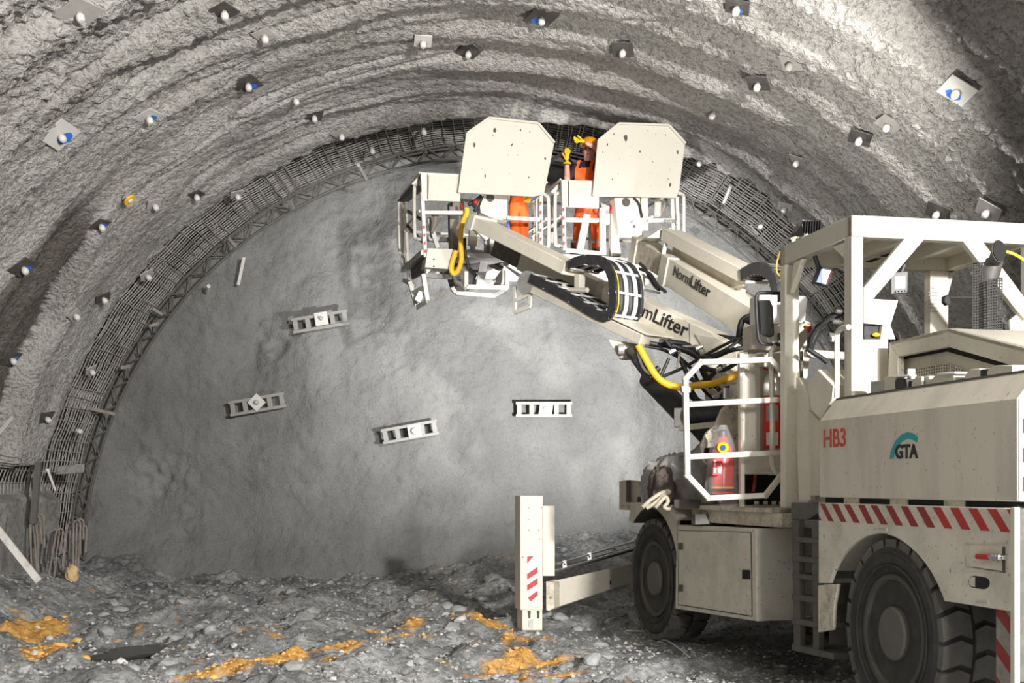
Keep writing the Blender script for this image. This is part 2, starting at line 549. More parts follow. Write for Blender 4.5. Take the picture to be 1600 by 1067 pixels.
def ring_edge(th):
    """depth at which the sprayed lining ends and the bare mesh begins"""
    z = TZ + TR * np.sin(th)
    e = 18.45 - 0.40 * np.maximum(0, np.cos(th)) + 0.16 * fb(th * 9, th * 0 + 3.3, 2, 4) + 0.05 * vn(th * 60, th * 0, 3)
    left = np.cos(th) < 0
    e = np.where(left, e - 2.6 * (1 - sst(z, 1.75 + 0.25 * vn(th * 40, th * 0, 1), 2.05)), e)
    return e

def step_edge(th, s):
    return 15.65 + 1.05 * sst(th, 2.34, 2.62) + 0.5 * sst(th, 2.6, 2.95) + 0.14 * fb(s * 0.6, s * 0 + 1.7, 2, 3) + 0.05 * vn(s * 2.5, s * 0, 5)

def lining_r(th, y):
    s = th * TR
    wob = 0.55 * fb(s * 0.28, y * 0.15, 1, 3)
    rib = (0.5 + 0.5 * np.cos(2 * np.pi * (y + wob) / 1.08)) ** 1.5
    amp = 0.10 + 0.09 * fb(s * 0.35, y * 0.5, 3, 2)
    d = amp * rib
    d = d + 0.10 * fb(s * 0.30, y * 1.7, 4, 3) - 0.16 * np.exp(-(fb(s * 0.22 + 5, y * 1.25, 6, 3) / 0.09) ** 2) * (0.5 + 0.5 * fb(s * 0.5, y * 0.5, 2, 2))
    d = d + 0.045 * fb(s * 0.8, y * 2.0, 5, 3)
    # coarse sprayed grain, strongest on the older lining nearest the camera
    gr = 0.32 + 0.95 * (1 - sst(y, 11.0, 16.0))
    g = 0.5 * vn(s * 12, y * 12, 6) + 0.35 * np.abs(vn(s * 9, y * 9, 1)) + 0.6 * vn(s * 20, y * 20, 7)
    d = d + 0.045 * gr * g + 0.012 * vn(s * 29, y * 29, 2)
    # saw-tooth: each advance of the tunnel flares out, then steps back in
    ys, y0 = step_edge(th, s), 14.9
    w = sst(th, 2.30, 2.50)
    fl = 0.14 * w * np.maximum(0, y - y0)
    top = 0.14 * w * np.maximum(0, ys - y0)
    flare = np.where(y < ys, fl, top * (1 - sst(y, ys, ys + 0.08)))
    flare = flare - 0.10 * w * np.exp(-((y - ys - 0.22) / 0.16) ** 2)
    return TR - d + flare + 0.02

def lining(name, t0, t1, mat):
    nt = int((t1 - t0) * TR / 0.032) + 2
    th = np.linspace(t0, t1, nt)
    yy = np.concatenate([np.linspace(-9, 7.6, 22), np.linspace(8.0, 18.5, 330)])
    TH, YY = np.meshgrid(th, yy, indexing='ij')
    e = ring_edge(TH)
    # the last metre is pulled to the ragged edge
    k = sst(YY, 13.5, 18.5)
    Y2 = YY + k * (e - 18.5)
    Rr = lining_r(TH, Y2)
    # lip: turn the edge outwards
    for i, (dy, rr) in enumerate(((0.0, 7.16), (0.02, 7.5))):
        Y2 = np.concatenate([Y2, (e[:, :1] + dy)], 1)
        Rr = np.concatenate([Rr, np.full((nt, 1), rr)], 1)
        TH = np.concatenate([TH, th[:, None]], 1)
    o = grid_mesh(name, TX + Rr * np.cos(TH), Y2, TZ + Rr * np.sin(TH), mat, flip=True)
    # shade wedge painted into the colour in front of the step on the left
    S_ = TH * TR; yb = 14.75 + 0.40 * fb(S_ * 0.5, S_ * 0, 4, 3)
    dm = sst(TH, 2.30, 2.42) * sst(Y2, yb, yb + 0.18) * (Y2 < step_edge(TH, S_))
    at = o.data.attributes.new('wedge_shade', 'FLOAT', 'POINT')
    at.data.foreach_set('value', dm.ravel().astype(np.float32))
    return o

lining('wall_right', -0.12, 0.80, M['shotcrete'])
lining('ceiling', 0.80, 2.30, M['shotcrete'])
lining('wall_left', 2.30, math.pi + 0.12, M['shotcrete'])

# bare rock behind the mesh of the newest round
def rockband():
    th = np.linspace(-0.1, math.pi + 0.1, 420)
    yy = np.linspace(14.8, 21.9, 130)
    T, Y = np.meshgrid(th, yy, indexing='ij')
    s = T * TR
    r = 7.45 + 0.10 * fb(s * 0.7, Y * 0.9, 1, 4) + 0.04 * vn(s * 6, Y * 6, 4) + 0.02 * vn(s * 15, Y * 15, 6)
    r = r + 0.6 * (1 - sst(Y, 15.2, 16.0))
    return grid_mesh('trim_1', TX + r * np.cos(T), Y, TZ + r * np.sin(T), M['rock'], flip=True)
rockband()

# tunnel face
def face():
    x = np.linspace(-7.6, 7.1, 400); z = np.linspace(-0.3, 7.6, 215)
    X, Z = np.meshgrid(x, z, indexing='ij')
    rad = np.sqrt((X - TX) ** 2 + (Z - TZ) ** 2)
    Y = 20.80 + 0.13 * np.maximum(0, X - TX) + 0.16 * fb(X * 0.35, Z * 0.35, 1, 3) + 0.05 * fb(X * 1.6, Z * 1.6, 3, 3) + 0.014 * vn(X * 8, Z * 8, 5) + 0.012 * vn(X * 17, Z * 17, 6)
    Y = Y + 0.10 * fb(X * 1.1 + 40, Z * 0.25, 2, 2)
    # spall hollows
    for (cx, cz, a, b, dp) in ((-4.0, 4.15, 0.55, 0.3, 0.10), (-4.35, 3.75, 0.35, 0.25, 0.08), (-6.1, 1.75, 0.5, 0.5, 0.16), (-5.55, 1.0, 0.15, 0.5, 0.12), (-3.95, 3.6, 0.4, 0.07, 0.08), (1.95, 1.6, 0.15, 0.5, 0.10)):
        g = np.exp(-(((X - cx) / a) ** 2 + ((Z - cz) / b) ** 2))
        Y = Y + dp * g * (0.5 + fb(X * 4, Z * 4, 4, 3))
    Y = Y - 0.5 * sst(rad, 6.9, 7.6) * 0
    Y = Y - 0.8 * (1 - sst(Z, 0.0, 1.3)) * 0.5
    return grid_mesh('wall_front', X, Y, Z, M['face'], flip=False)
face()

# floor of muck
CLAY = ((-5.35, 13.7, 0.32, 0.8, 0.2), (-4.7, 12.4, 0.32, 0.7, 0.3), (-2.15, 11.0, 0.55, 0.5, 0.4), (-1.80, 11.75, 0.55, 0.36, 0.3), (-2.5, 10.4, 0.45, 0.35, 0.2), (-1.25, 12.3, 0.45, 0.28, 0.3),
        (-2.6, 12.9, 0.35, 0.18, 0.2), (0.1, 12.9, 0.6, 0.25, 0.1), (0.25, 11.2, 0.7, 0.4, 0.2), (0.4, 10.5, 0.7, 0.35, 0.2), (-0.35, 13.6, 0.5, 0.25, 0.2), (-1.2, 13.3, 0.5, 0.25, 0))
def clay_mask(X, Y):
    c = np.zeros_like(X)
    for i, (cx, cy, a, b, r) in enumerate(CLAY):
        dx = X - cx; dy = Y - cy
        x = dx * math.cos(r) + dy * math.sin(r); y = -dx * math.sin(r) + dy * math.cos(r)
        k = np.exp(-((x / a) ** 2 + (y / b) ** 2)) * (0.62 if i >= 6 else 1.0)
        c = np.maximum(c, k)
    n = fb(X * 4.5, Y * 4.5, 2, 4)
    return np.clip((c - 0.32 + 0.62 * n) * 3.0, 0, 0.9)

def ground_h(X, Y):
    h = np.zeros_like(X)
    # heap at the foot of the face, higher to the right
    hp = 0.05 + 0.75 * sst(X, -3.0, 2.5) - 0.03 * sst(-X, 3, 6)
    h = h + hp * sst(Y, 16.3 + 0.8 * vn(X * 0.8, X * 0, 3), 20.6)
    # spoil along the left wall
    h = h + 0.45 * sst(-X, 4.9, 7.0) * (0.8 + 0.5 * vn(X * 0.9, Y * 0.9, 2))
    lum = 0.17 * fb(X * 1.1, Y * 1.1, 1, 4) + 0.13 * fb(X * 2.8, Y * 2.8, 5, 3)
    lum = lum + 0.07 * np.maximum(0, vn(X * 2.3, Y * 2.3, 6)) * (0.5 + 0.5 * vn(X * 0.6, Y * 0.6, 7)) * 1.6
    # ridges pushed up by the tracks
    lum = lum + 0.10 * np.exp(-((Y - 13.8 - 0.12 * X - 0.3 * vn(X * 0.9, X * 0, 4)) / 0.35) ** 2) * (X < 1.0) * (0.7 + 0.6 * vn(X * 1.7, Y, 2))
    lum = lum + 0.02 * np.abs(vn(X * 8, Y * 8, 3)) + 0.016 * np.abs(vn(X * 15, Y * 15, 4)) + 0.012 * vn(X * 26, Y * 26, 6)
    # compacted under the vehicle
    d = np.minimum(np.hypot((X - 2.9) / 1.6, (Y - 8.2) / 2.2), np.hypot((X - 2.2) / 1.6, (Y - 12.6) / 1.4))
    flat = sst(d, 0.75, 1.25)
    of = sst(np.hypot(X - 0.22, Y - 13.5), 0.2, 0.7)
    h = h + (lum - 0.03) * (0.12 + 0.88 * flat) * (0.1 + 0.9 * of)
    # puddle hollow
    p = np.hypot((X + 3.85) / 0.50, (Y - 12.35) / np.where(Y < 12.35, 1.0, 0.75)) + 0.2 * vn(X * 2.5, Y * 2.5, 4)
    k = sst(p, 0.62, 1.25)
    h = h * k - 0.11 * (1 - k)
    return h
def gz(x, y):
    return float(ground_h(np.array([[x]], float), np.array([[y]], float))[0, 0])

def floor():
    x = np.concatenate([np.linspace(-7.6, 4.4, 380), np.linspace(4.6, 7.2, 24)])
    y = np.concatenate([np.linspace(-9, 8.8, 36), np.linspace(9.0, 21.0, 370)])
    X, Y = np.meshgrid(x, y, indexing='ij')
    Z = ground_h(X, Y)
    o = grid_mesh('floor', X, Y, Z, M['muck'])
    c = clay_mask(X, Y)
    at = o.data.attributes.new('clay', 'FLOAT', 'POINT')
    at.data.foreach_set('value', c.ravel().astype(np.float32))
    return o
FLOOR = floor()

# stones lying in the muck: the larger ones one by one, the grit as one piece
def stone_mesh(name, seed, mat):
    bm = bmesh.new()
    bmesh.ops.create_icosphere(bm, subdivisions=2 if seed % 2 else 1, radius=1.0)
    rr = random.Random(seed)
    ax = Vector((rr.uniform(0.8, 1.3), rr.uniform(0.7, 1.1), rr.uniform(0.45, 0.75)))
    cuts = [(Vector((rr.uniform(-1, 1), rr.uniform(-1, 1), rr.uniform(-1, 1))).normalized(), rr.uniform(0.55, 0.85)) for _ in range(7)]
    for v in bm.verts:
        for n, d in cuts:
            e = v.co.dot(n) - d
            if e > 0: v.co -= n * e
        v.co = Vector((v.co.x * ax.x, v.co.y * ax.y, v.co.z * ax.z))
    me = bpy.data.meshes.new(name); bm.to_mesh(me); bm.free()
    me.materials.append(mat)
    return me
STONES = {k: [stone_mesh('stone', i + 10 * j, M[m]) for i in range(5)] for j, (k, m) in enumerate((('g', 'stone'), ('p', 'stone_pale'), ('c', 'stone_clay')))}
rs = random.Random(5)
def put_stone(x, y, s, kind):
    o = bpy.data.objects.new('stone', rs.choice(STONES[kind]))
    o.parent = FLOOR
    o.location = (x, y, gz(x, y) + s * 0.12)
    o.scale = (s, s * rs.uniform(0.8, 1.1), s * rs.uniform(0.8, 1.1))
    o.rotation_euler = (rs.uniform(-0.3, 0.3), rs.uniform(-0.3, 0.3), rs.uniform(0, 6.28))
    COL.objects.link(o)
def px_ground(px, py, it=6):
    z = 0.0
    for _ in range(it):
        Y = F * (CZ - z) / (py - HY)
        X = (px - CX) / F * Y
        z = gz(X, min(Y, 20.5))
    return X, Y
for px, py, s, k in ((705, 972, 0.13, 'g'), (500, 965, 0.12, 'g'), (480, 962, 0.08, 'g'), (522, 1047, 0.06, 'p'), (520, 1060, 0.05, 'p'), (775, 890, 0.10, 'p'), (805, 893, 0.07, 'p'), (660, 928, 0.05, 'p'), (735, 1061, 0.08, 'p'), (945, 1025, 0.12, 'g'),
                     (610, 905, 0.12, 'g'), (640, 900, 0.10, 'g'), (670, 905, 0.13, 'g'), (560, 916, 0.08, 'g'), (60, 985, 0.05, 'p'), (95, 1008, 0.10, 'c'), (100, 968, 0.09, 'c'), (55, 975, 0.07, 'c'), (75, 968, 0.07, 'c'), (120, 1005, 0.06, 'c'), (75, 985, 0.06, 'c'), (130, 1030, 0.06, 'c'), (25, 988, 0.05, 'c'), (165, 990, 0.12, 'g'), (110, 1045, 0.10, 'g'), (35, 1055, 0.06, 'p'), (55, 1018, 0.07, 'p'), (180, 1030, 0.06, 'p'), (290, 950, 0.15, 'g'), (350, 975, 0.14, 'g'), (330, 990, 0.10, 'g'), (275, 1000, 0.12, 'g')):
    x, y = px_ground(px, py)
    put_stone(x, y, s, k)
cnt = 0
while cnt < 255:
    y = 10.0 + 10.0 * rs.random() ** 1.5
    x = rs.uniform(-0.42, 0.16) * y if y < 14 else rs.uniform(-0.36, 0.12) * y
    if x < -6.4 or (abs(x + 3.85) < 0.6 and abs(y - 12.35) < 0.6): continue
    if x > 0.9 and y < 13.5: continue
    c = float(clay_mask(np.array([[x]]), np.array([[y]]))[0, 0])
    k = 'c' if c > 0.4 else ('p' if rs.random() < 0.14 else 'g')
    put_stone(x, y, rs.choice((0.03, 0.035, 0.04, 0.05, 0.06, 0.08)) * (1.25 if k == 'g' else 0.85) * (0.8 + y / 40), k)
    cnt += 1

def grit():
    mb = MB(); r = random.Random(3)
    base = [Vector(p) for p in ((1, 0, 0), (-1, 0, 0), (0, 1, 0), (0, -1, 0), (0, 0, 0.7), (0, 0, -0.7))]
    fs = [(0, 2, 4), (2, 1, 4), (1, 3, 4), (3, 0, 4), (2, 0, 5), (1, 2, 5), (3, 1, 5), (0, 3, 5)]
    n = 7000
    yy = np.array([9.9 + 10.4 * r.random() ** 1.4 for _ in range(n)])
    xx = np.array([r.uniform(-0.43, 0.30) for _ in range(n)]) * yy
    zz = ground_h(xx[None, :], yy[None, :])[0]; cc = clay_mask(xx[None, :], yy[None, :])[0]
    for x, y, z, c in zip(xx, yy, zz, cc):
        s = r.choice((0.010, 0.013, 0.016, 0.02, 0.028)) * (0.7 + y / 26)
        mb.mi = 2 if c > 0.45 else (1 if r.random() < 0.14 else 0)
        a = r.uniform(0, 6.28); ca, sa = math.cos(a), math.sin(a)
        vs = []
        for p in base:
            q = p * s * r.uniform(0.7, 1.3)
            vs.append((x + q.x * ca - q.y * sa, y + q.x * sa + q.y * ca, z + q.z * 0.9 + s * 0.2))
        mb.add(vs, fs)
    build('grit', mb, [M['stone'], M['stone_pale'], M['stone_clay']], FLOOR, kind='stuff', sharp=20)
grit()

def puddle():
    mb = MB(); pts = []
    for i in range(28):
        a = 2 * math.pi * i / 28
        r = 0.40 + 0.10 * math.sin(3 * a + 1) + 0.07 * math.sin(5 * a)
        pts.append((-3.85 + r * 0.8 * math.cos(a) + r * 0.5 * math.sin(a), 12.35 + r * 1.5 * math.sin(a), gz(-3.85, 12.35) + 0.055))
    mb.prism(pts, (0, 0, -0.03))
    solo('puddle', mb, M['water'], 'dark muddy puddle in a hollow of the grey muck at lower left', 'puddle')
puddle()

# footing kerb at the left wall below the mesh
def footing():
    th = np.linspace(math.pi - 0.20, math.pi + 0.08, 60); yy = np.linspace(13.2, 19.3, 120)
    T, Y = np.meshgrid(th, yy, indexing='ij'); s = T * TR
    r = 6.98 + 0.03 * fb(s * 2, Y * 2, 2, 3) + 0.2 * sst(np.sin(T) * TR + 0.05 * vn(Y * 3, Y * 0, 1), 1.15, 1.3) + 0.012 * vn(s * 12, Y * 12, 5)
    grid_mesh('baseboard_left', TX + r * np.cos(T), Y, TZ + r * np.sin(T), M['footing'], flip=True)
footing()

# ------------------------------------------------------------------ wire mesh and lattice girder
def ringpt(th, r, y):
    y += 0.13 * max(0.0, r * math.cos(th)) * min(1.0, max(0.0, (y - 18.0) / 2.3))
    return Vector((TX + r * math.cos(th), y, TZ + r * math.sin(th)))

def wire_mesh():
    root = thing('wire_mesh', 'double welded steel wire mesh lining the bare rock strip between sprayed lining and tunnel face', 'mesh', (TX, 19.3, TZ))
    rr = random.Random(2)
    # panels side by side around the arch
    edges = [0.06 + (math.pi - 0.12) * i / 9 for i in range(10)]
    for i in range(10):
        t0, t1 = (edges[i] - 0.02, edges[i + 1] + 0.02) if i < 9 else (2.868, edges[9] + 0.02)
        mb = MB()
        r0 = 7.16 + rr.uniform(-0.03, 0.05)
        y0, y1 = (17.4 if i < 5 else 18.3), 20.4
        if i == 9: y0, y1 = 15.6, 18.4
        n = int((y1 - y0) / 0.115)
        k = 16
        for j in range(n + 1):
            y = y0 + (y1 - y0) * j / n
            mb.tube([ringpt(t0 + (t1 - t0) * q / k, r0 + 0.012 * math.sin(q * 1.3 + j * 0.1) + rr.uniform(-0.005, 0.005), y + 0.012 * math.sin(q * 0.9) + rr.uniform(-0.006, 0.006)) for q in range(k + 1)], 0.0085, 4, cap=False)
        m = int((t1 - t0) * TR / 0.16)
        for j in range(m + 1):
            t = t0 + (t1 - t0) * j / m
            mb.tube([ringpt(t + rr.uniform(-0.002, 0.002), r0 - 0.015 + 0.012 * math.sin(q * 1.1 + j * 0.1), y0 + (y1 - y0) * q / 4) for q in range(5)], 0.0085, 4, cap=False)
        # second layer
        for j in range(n // 2 + 1):
            y = y0 + (y1 - y0) * (j + 0.4) / (n // 2 + 1)
            mb.tube([ringpt(t0 + (t1 - t0) * q / k, r0 + 0.12 + 0.012 * math.sin(q), y) for q in range(k + 1)], 0.007, 4, cap=False)
        build('mesh_panel', mb, M['bar'], root, kind='stuff')
wire_mesh()

def girder(y, r, label, t0=0.02, t1=math.pi - 0.02):
    root = thing('lattice_girder', label, 'girder', (TX, y, TZ))
    n = 96
    T = [t0 + (t1 - t0) * i / n for i in range(n + 1)]
    for dy, dr, rad in ((-0.10, 0.0, 0.018), (0.10, 0.0, 0.018), (0.0, -0.20, 0.022)):
        mb = MB(); mb.tube([ringpt(t, r + dr, y + dy) for t in T], rad, 6, cap=True)
        build('chord', mb, M['bar_dark'], root)
    mb = MB()
    for i in range(n):
        a = T[i]; b = T[i + 1]
        for dy in (-0.10, 0.10):
            p, q = (ringpt(a, r, y + dy), ringpt(b, r - 0.2, y)) if i % 2 else (ringpt(a, r - 0.2, y), ringpt(b, r, y + dy))
            mb.tube([p, q], 0.010, 5, cap=False)
    build('lacing', mb, M['bar_dark'], root, kind='stuff')
girder(20.4, 7.12, 'dark steel lattice girder arch standing against the tunnel face')
# ================================================================== lift vehicle
VEH = thing('lift_vehicle', 'cream articulated tunnel lift vehicle with two telescopic booms carrying work baskets', 'vehicle', R_.W(1.2, 1.2, 0))
def up(fr, pts, u): return [fr.pu(x, y, u) for x, y in pts]
def vp(fr, pts, v): return [fr.pv(x, y, v) for x, y in pts]
def V(name, mb, mat, parent=None, bevel=0.006, label=None, kind=None):
    return build(name, mb, mat, parent or VEH, bevel, label, kind)
def plate_v(fr, pts, v, th): return MB().prism(vp(fr, pts, v), fr.v * th)
def plate_u(fr, pts, u, th): return MB().prism(up(fr, pts, u), fr.u * th)

M['grey_case'] = paint('grey_monitor_case', (0.17, 0.17, 0.17), 0.5)
M['jack_paint'] = paint('mud_splashed_jack', (0.30, 0.28, 0.25), 0.8, 0.8, (0.10, 0.095, 0.085), 9.0, bump=0.3)
# ---- wheels
def wheel(name, fr, u, v, D=1.3, W=0.42, turn=0.0, side=-1):
    c = fr.W(u, v, D / 2)
    o = bpy.data.objects.new(name, None)
    r = D / 2
    # local frame: z = axle pointing outwards, x = forward
    ax = fr.v * side
    ax = Matrix.Rotation(math.radians(turn), 3, 'Z') @ ax
    x = Matrix.Rotation(math.radians(turn), 3, 'Z') @ fr.u
    y = ax.cross(x)
    mb = MB()
    h = W / 2
    mb.lathe([(r * 0.60, -h * 0.8), (r * 0.72, -h * 0.98), (r * 0.90, -h * 0.95), (r * 0.955, -h * 0.78), (r * 0.965, 0), (r * 0.955, h * 0.78), (r * 0.90, h * 0.95), (r * 0.80, h * 1.02), (r * 0.72, h * 0.98), (r * 0.66, h * 0.86), (r * 0.60, h * 0.80)], (0, 0, 0), (0, 0, 1), 56)
    o = bpy.data.objects.new(name, mesh_from(name, mb, [M['tyre']], sharp=50))
    o.parent = VEH
    mw = Matrix((x, y, ax)).transposed().to_4x4(); mw.translation = c - origin(VEH)
    o.matrix_basis = mw
    COL.objects.link(o)
    def sub(nm, mb, mat, rot=0.0, bev=0.0, me=None):
        me = me or mesh_from(nm, mb, [mat])
        s = bpy.data.objects.new(nm, me); s.parent = o
        s.matrix_basis = Matrix.Rotation(rot, 4, 'Z')
        COL.objects.link(s)
        return me
    # rim dish with flange ring
    mb = MB()
    mb.lathe([(r * 0.62, h * 0.78), (r * 0.605, h * 0.92), (r * 0.555, h * 0.92), (r * 0.53, h * 0.72), (r * 0.50, h * 0.45), (r * 0.47, -h * 0.1), (r * 0.30, -h * 0.15), (0.0001, -h * 0.15)], (0, 0, 0), (0, 0, 1), 48)
    mb.lathe([(r * 0.62, h * 0.78), (r * 0.60, -h * 0.8), (0.0001, -h * 0.8)], (0, 0, 0), (0, 0, 1), 32)
    sub('rim', mb, M['rim'])
    mb = MB()
    mb.lathe([(r * 0.36, -h * 0.15), (r * 0.34, h * 0.30), (r * 0.285, h * 0.36), (r * 0.275, h * 0.92), (r * 0.25, h * 0.98), (r * 0.12, h * 1.0), (0.0001, h * 1.0)], (0, 0, 0), (0, 0, 1), 32)
    sub('hub', mb, M['hub'])
    me = None
    for i in range(12):
        p = Vector((r * 0.42, 0, -h * 0.14))
        me = sub('wheel_nut', MB().cyl(p, p + Vector((0, 0, 0.045)), 0.016, 6), M['rim'], rot=2 * math.pi * i / 12, me=me)
    # raised ring on the sidewall
    mb = MB()
    for rr_ in (0.70, 0.84):
        mb.tube([(math.cos(2 * math.pi * i / 48) * r * rr_, math.sin(2 * math.pi * i / 48) * r * rr_, h * 1.0) for i in range(48)], 0.008, 5, closed=True)
    sub('sidewall_bead', mb, M['tyre'])
    # tread lugs, two staggered rows
    n = 22
    for row in (-1, 1):
        mb = MB()
        da = 2 * math.pi / n
        ri, ro = r * 0.93, r
        def q(a, z, rad): return Vector((math.cos(a) * rad, math.sin(a) * rad, z))
        z0, z1 = (0.012 * row, h * 0.96 * row)
        k = da * 0.5
        outl = [(-k * 0.55, z0), (k * 1.0, z0), (k * 1.35, (z0 + z1) * 0.42), (k * 0.9, z1), (-k * 0.75, z1), (-k * 0.25, (z0 + z1) * 0.42)]
        A = [q(a, z, ri - (0.035 if abs(z) > h * 0.8 else 0)) for a, z in outl]
        B = [q(a, z, ro - (0.02 if abs(z) > h * 0.8 else 0)) for a, z in outl]
        mb.hull(A, B)
        me = mesh_from('tread_block', mb, [M['tread']])
        for i in range(n):
            sub('tread_block', None, None, rot=da * i + (da / 2 if row > 0 else 0), me=me)
    return o
wheel('rear_wheel', R_, 0.0, 0.22)
wheel('front_wheel', A_, 0.0, 0.235)
wheel('rear_wheel', R_, 0.0, 2.15, side=1)
wheel('front_wheel', A_, 0.0, 2.05, side=1)

# ---- rear fender board with wheel arch
fr = R_
arch = [(1296, 911), (1302, 893), (1310, 877), (1319, 863), (1330, 852), (1341, 844), (1355, 836.5), (1372, 833), (1385, 834), (1397, 838), (1408, 844), (1420, 853), (1431, 863), (1443, 876), (1455, 893), (1465, 912), (1472, 928), (1476, 939)]
bd = [(1279, 785), (1279, 911)] + arch + [(1584, 956), (1584, 794)]
V('fender_board', plate_v(fr, bd, 0.0, 0.03), M['cream_low'], bevel=0.004)
# arch lining
mb = MB(); a = vp(fr, arch, 0.03)
for i in range(len(a) - 1):
    n_ = Vector((0, 0, 0.012))
    mb.prism([a[i], a[i + 1], a[i + 1] + n_, a[i] + n_], fr.v * 0.45)
V('wheel_arch_lining', mb, M['cream_dusty'], bevel=0)
mb = MB(); mb.fbox(fr, 0.85, 1.02, 0.03, 2.3, 0.95, 1.5); mb.fbox(fr, -1.36, -0.75, 0.03, 2.3, 0.95, 1.5); mb.fbox(fr, -0.8, 0.9, 0.55, 1.8, 0.75, 1.5)
V('rear_chassis', mb, M['mud_steel'], bevel=0.01)
# stripes
tops = [(325, 352), (397, 435), (475, 511), (562, 601), (640, 680), (734, 775), (829, 870), (925, 972), (1028, 1078), (1135, 1190), (1250, 1305), (1370, 1425)]
bots = [(378, 408), (455, 489), (535, 573), (620, 659), (706, 747), (797, 840), (893, 940), (995, 1043), (1103, 1151), (1210, 1264), (1330, 1384), (1455, 1511)]
st_t = lambda x: 786.8 + 0.031 * (x - 1279)
st_b = lambda x: 813.0 + 0.062 * (x - 1279)
for (t0, t1), (b0, b1) in zip(tops, bots):
    px = [1200 + t0 / 4, 1200 + t1 / 4, 1200 + b1 / 4, 1200 + b0 / 4]
    p = [(px[0], st_t(px[0])), (px[1], st_t(px[1])), (px[2], st_b(px[2])), (px[3], st_b(px[3]))]
    V('warning_stripe', plate_v(fr, p, -0.003, 0.004), M['red_dark'] if px[0] < 1440 else M['red'], bevel=0)
V('warning_stripe', plate_v(fr, [(1279.5, 806), (1283, 813), (1279.5, 813.2)], -0.003, 0.004), M['red_dark'], bevel=0)
V('warning_stripe', plate_v(fr, [(1572.5, 796), (1583, 796.3), (1583, 811)], -0.003, 0.004), M['red'], bevel=0)
# recess pocket with valve
def frame_rect(mb, fr, x0, y0, x1, y1, v, w, d):
    for (a, b, c, e) in ((x0 - w, y0 - w, x1 + w, y0), (x0 - w, y1, x1 + w, y1 + w), (x0 - w, y0, x0, y1), (x1, y0, x1 + w, y1)):
        mb.prism(vp(fr, [(a, b), (c, b), (c, e), (a, e)], v), fr.v * d)
mb = MB(); mb.mi = 0
frame_rect(mb, fr, 1508, 850, 1571, 892, -0.004, 1.2, 0.006)
pk = V('valve_pocket', mb, M['cream_dusty'], bevel=0)
mb = MB(); mb.prism(vp(fr, [(1509, 851), (1570, 854), (1570, 893), (1509, 887)], -0.003), fr.v * 0.002)
build('pocket_back', mb, M['cream_dusty'], pk)
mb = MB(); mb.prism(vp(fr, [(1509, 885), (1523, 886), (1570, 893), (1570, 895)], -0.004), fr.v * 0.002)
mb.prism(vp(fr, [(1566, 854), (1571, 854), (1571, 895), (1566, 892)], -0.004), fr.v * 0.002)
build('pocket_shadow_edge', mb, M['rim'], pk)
mb = MB(); mb.cyl(fr.pv(1527, 869, -0.02), fr.pv(1546, 870, -0.02), 0.016, 12)
build('red_handle', mb, M['red'], pk, label='red valve handle')
mb = MB(); mb.cyl(fr.pv(1546, 870, -0.02), fr.pv(1569, 871, -0.02), 0.013, 10)
for x in (1551, 1556, 1561): mb.cyl(fr.pv(x, 870.5, -0.02), fr.pv(x + 3, 870.5, -0.02), 0.022, 6)
build('valve_fitting', mb, M['chrome'], pk)
def slot(x0, x1, yc, h, n=8):
    pts = []
    for i in range(n + 1):
        t = math.pi / 2 + math.pi * i / n; pts.append((x0 + h / 2 + math.cos(t) * h / 2, yc - math.sin(t) * h / 2))
    for i in range(n + 1):
        t = -math.pi / 2 + math.pi * i / n; pts.append((x1 - h / 2 + math.cos(t) * h / 2, yc + 2 - math.sin(t) * h / 2))
    return pts
V('hand_slot', plate_v(fr, slot(1513, 1546, 909, 19), -0.003, 0.004), M['matte_black'], bevel=0)
V('slot_edge', plate_v(fr, [(1514, 905), (1518, 901), (1523, 901), (1523, 917), (1518, 916), (1514, 912)], -0.005, 0.003), M['cream_clean'], bevel=0)
for (x0, y0, x1, y1) in ((1523, 936, 1544, 944), (1369, 823, 1386, 829.5)):
    lp = V('label_plate', plate_v(fr, [(x0, y0), (x1, y0 + .8), (x1, y1 + .8), (x0, y1)], -0.003, 0.003), M['cream_dusty'], bevel=0)
    mb = MB()
    for yy in (0.3, 0.6): mb.prism(vp(fr, [(x0 + 2, y0 + (y1 - y0) * yy), (x1 - 3, y0 + (y1 - y0) * yy + .6), (x1 - 3, y0 + (y1 - y0) * yy + 1.4), (x0 + 2, y0 + (y1 - y0) * yy + .9)], -0.0045), fr.v * 0.001)
    build('print_lines', mb, M['ink_grey'], lp)
# tail: rear face, dark tail plate, striped rear jack
mb = MB(); mb.fbox(fr, -1.40, -1.362, 0.0, 2.34, 0.55, 1.51)
V('tail_plate', mb, M['plate_dark'], bevel=0.004)
mb = MB(); mb.fbox(fr, -1.405, -1.36, -0.02, 0.012, 0.5, 1.515)
V('tail_edge', mb, M['cream_clean'], bevel=0.004)
rj = V('rear_jack', MB().fbox(fr, -1.30, -1.12, 0.05, 0.26, 0.06, 0.93), M['jack_paint'])
V('rear_jack_foot', MB().fbox(fr, -1.36, -1.06, 0.0, 0.32, 0.0, 0.06), M['mud_steel'])
mb = MB()
for z in (0.33, 0.55, 0.77): mb.prism([fr.W(-1.295, 0.048, z), fr.W(-1.125, 0.048, z + 0.12), fr.W(-1.125, 0.048, z + 0.21), fr.W(-1.295, 0.048, z + 0.09)], fr.v * 0.003)
build('jack_stripes', mb, M['red_dark'], rj, kind='stuff')
# mud flap
V('mud_flap', plate_v(fr, [(1278, 914), (1309, 912), (1303, 945), (1301, 984), (1278, 988)], 0.01, 0.03), M['cream_dirty'])

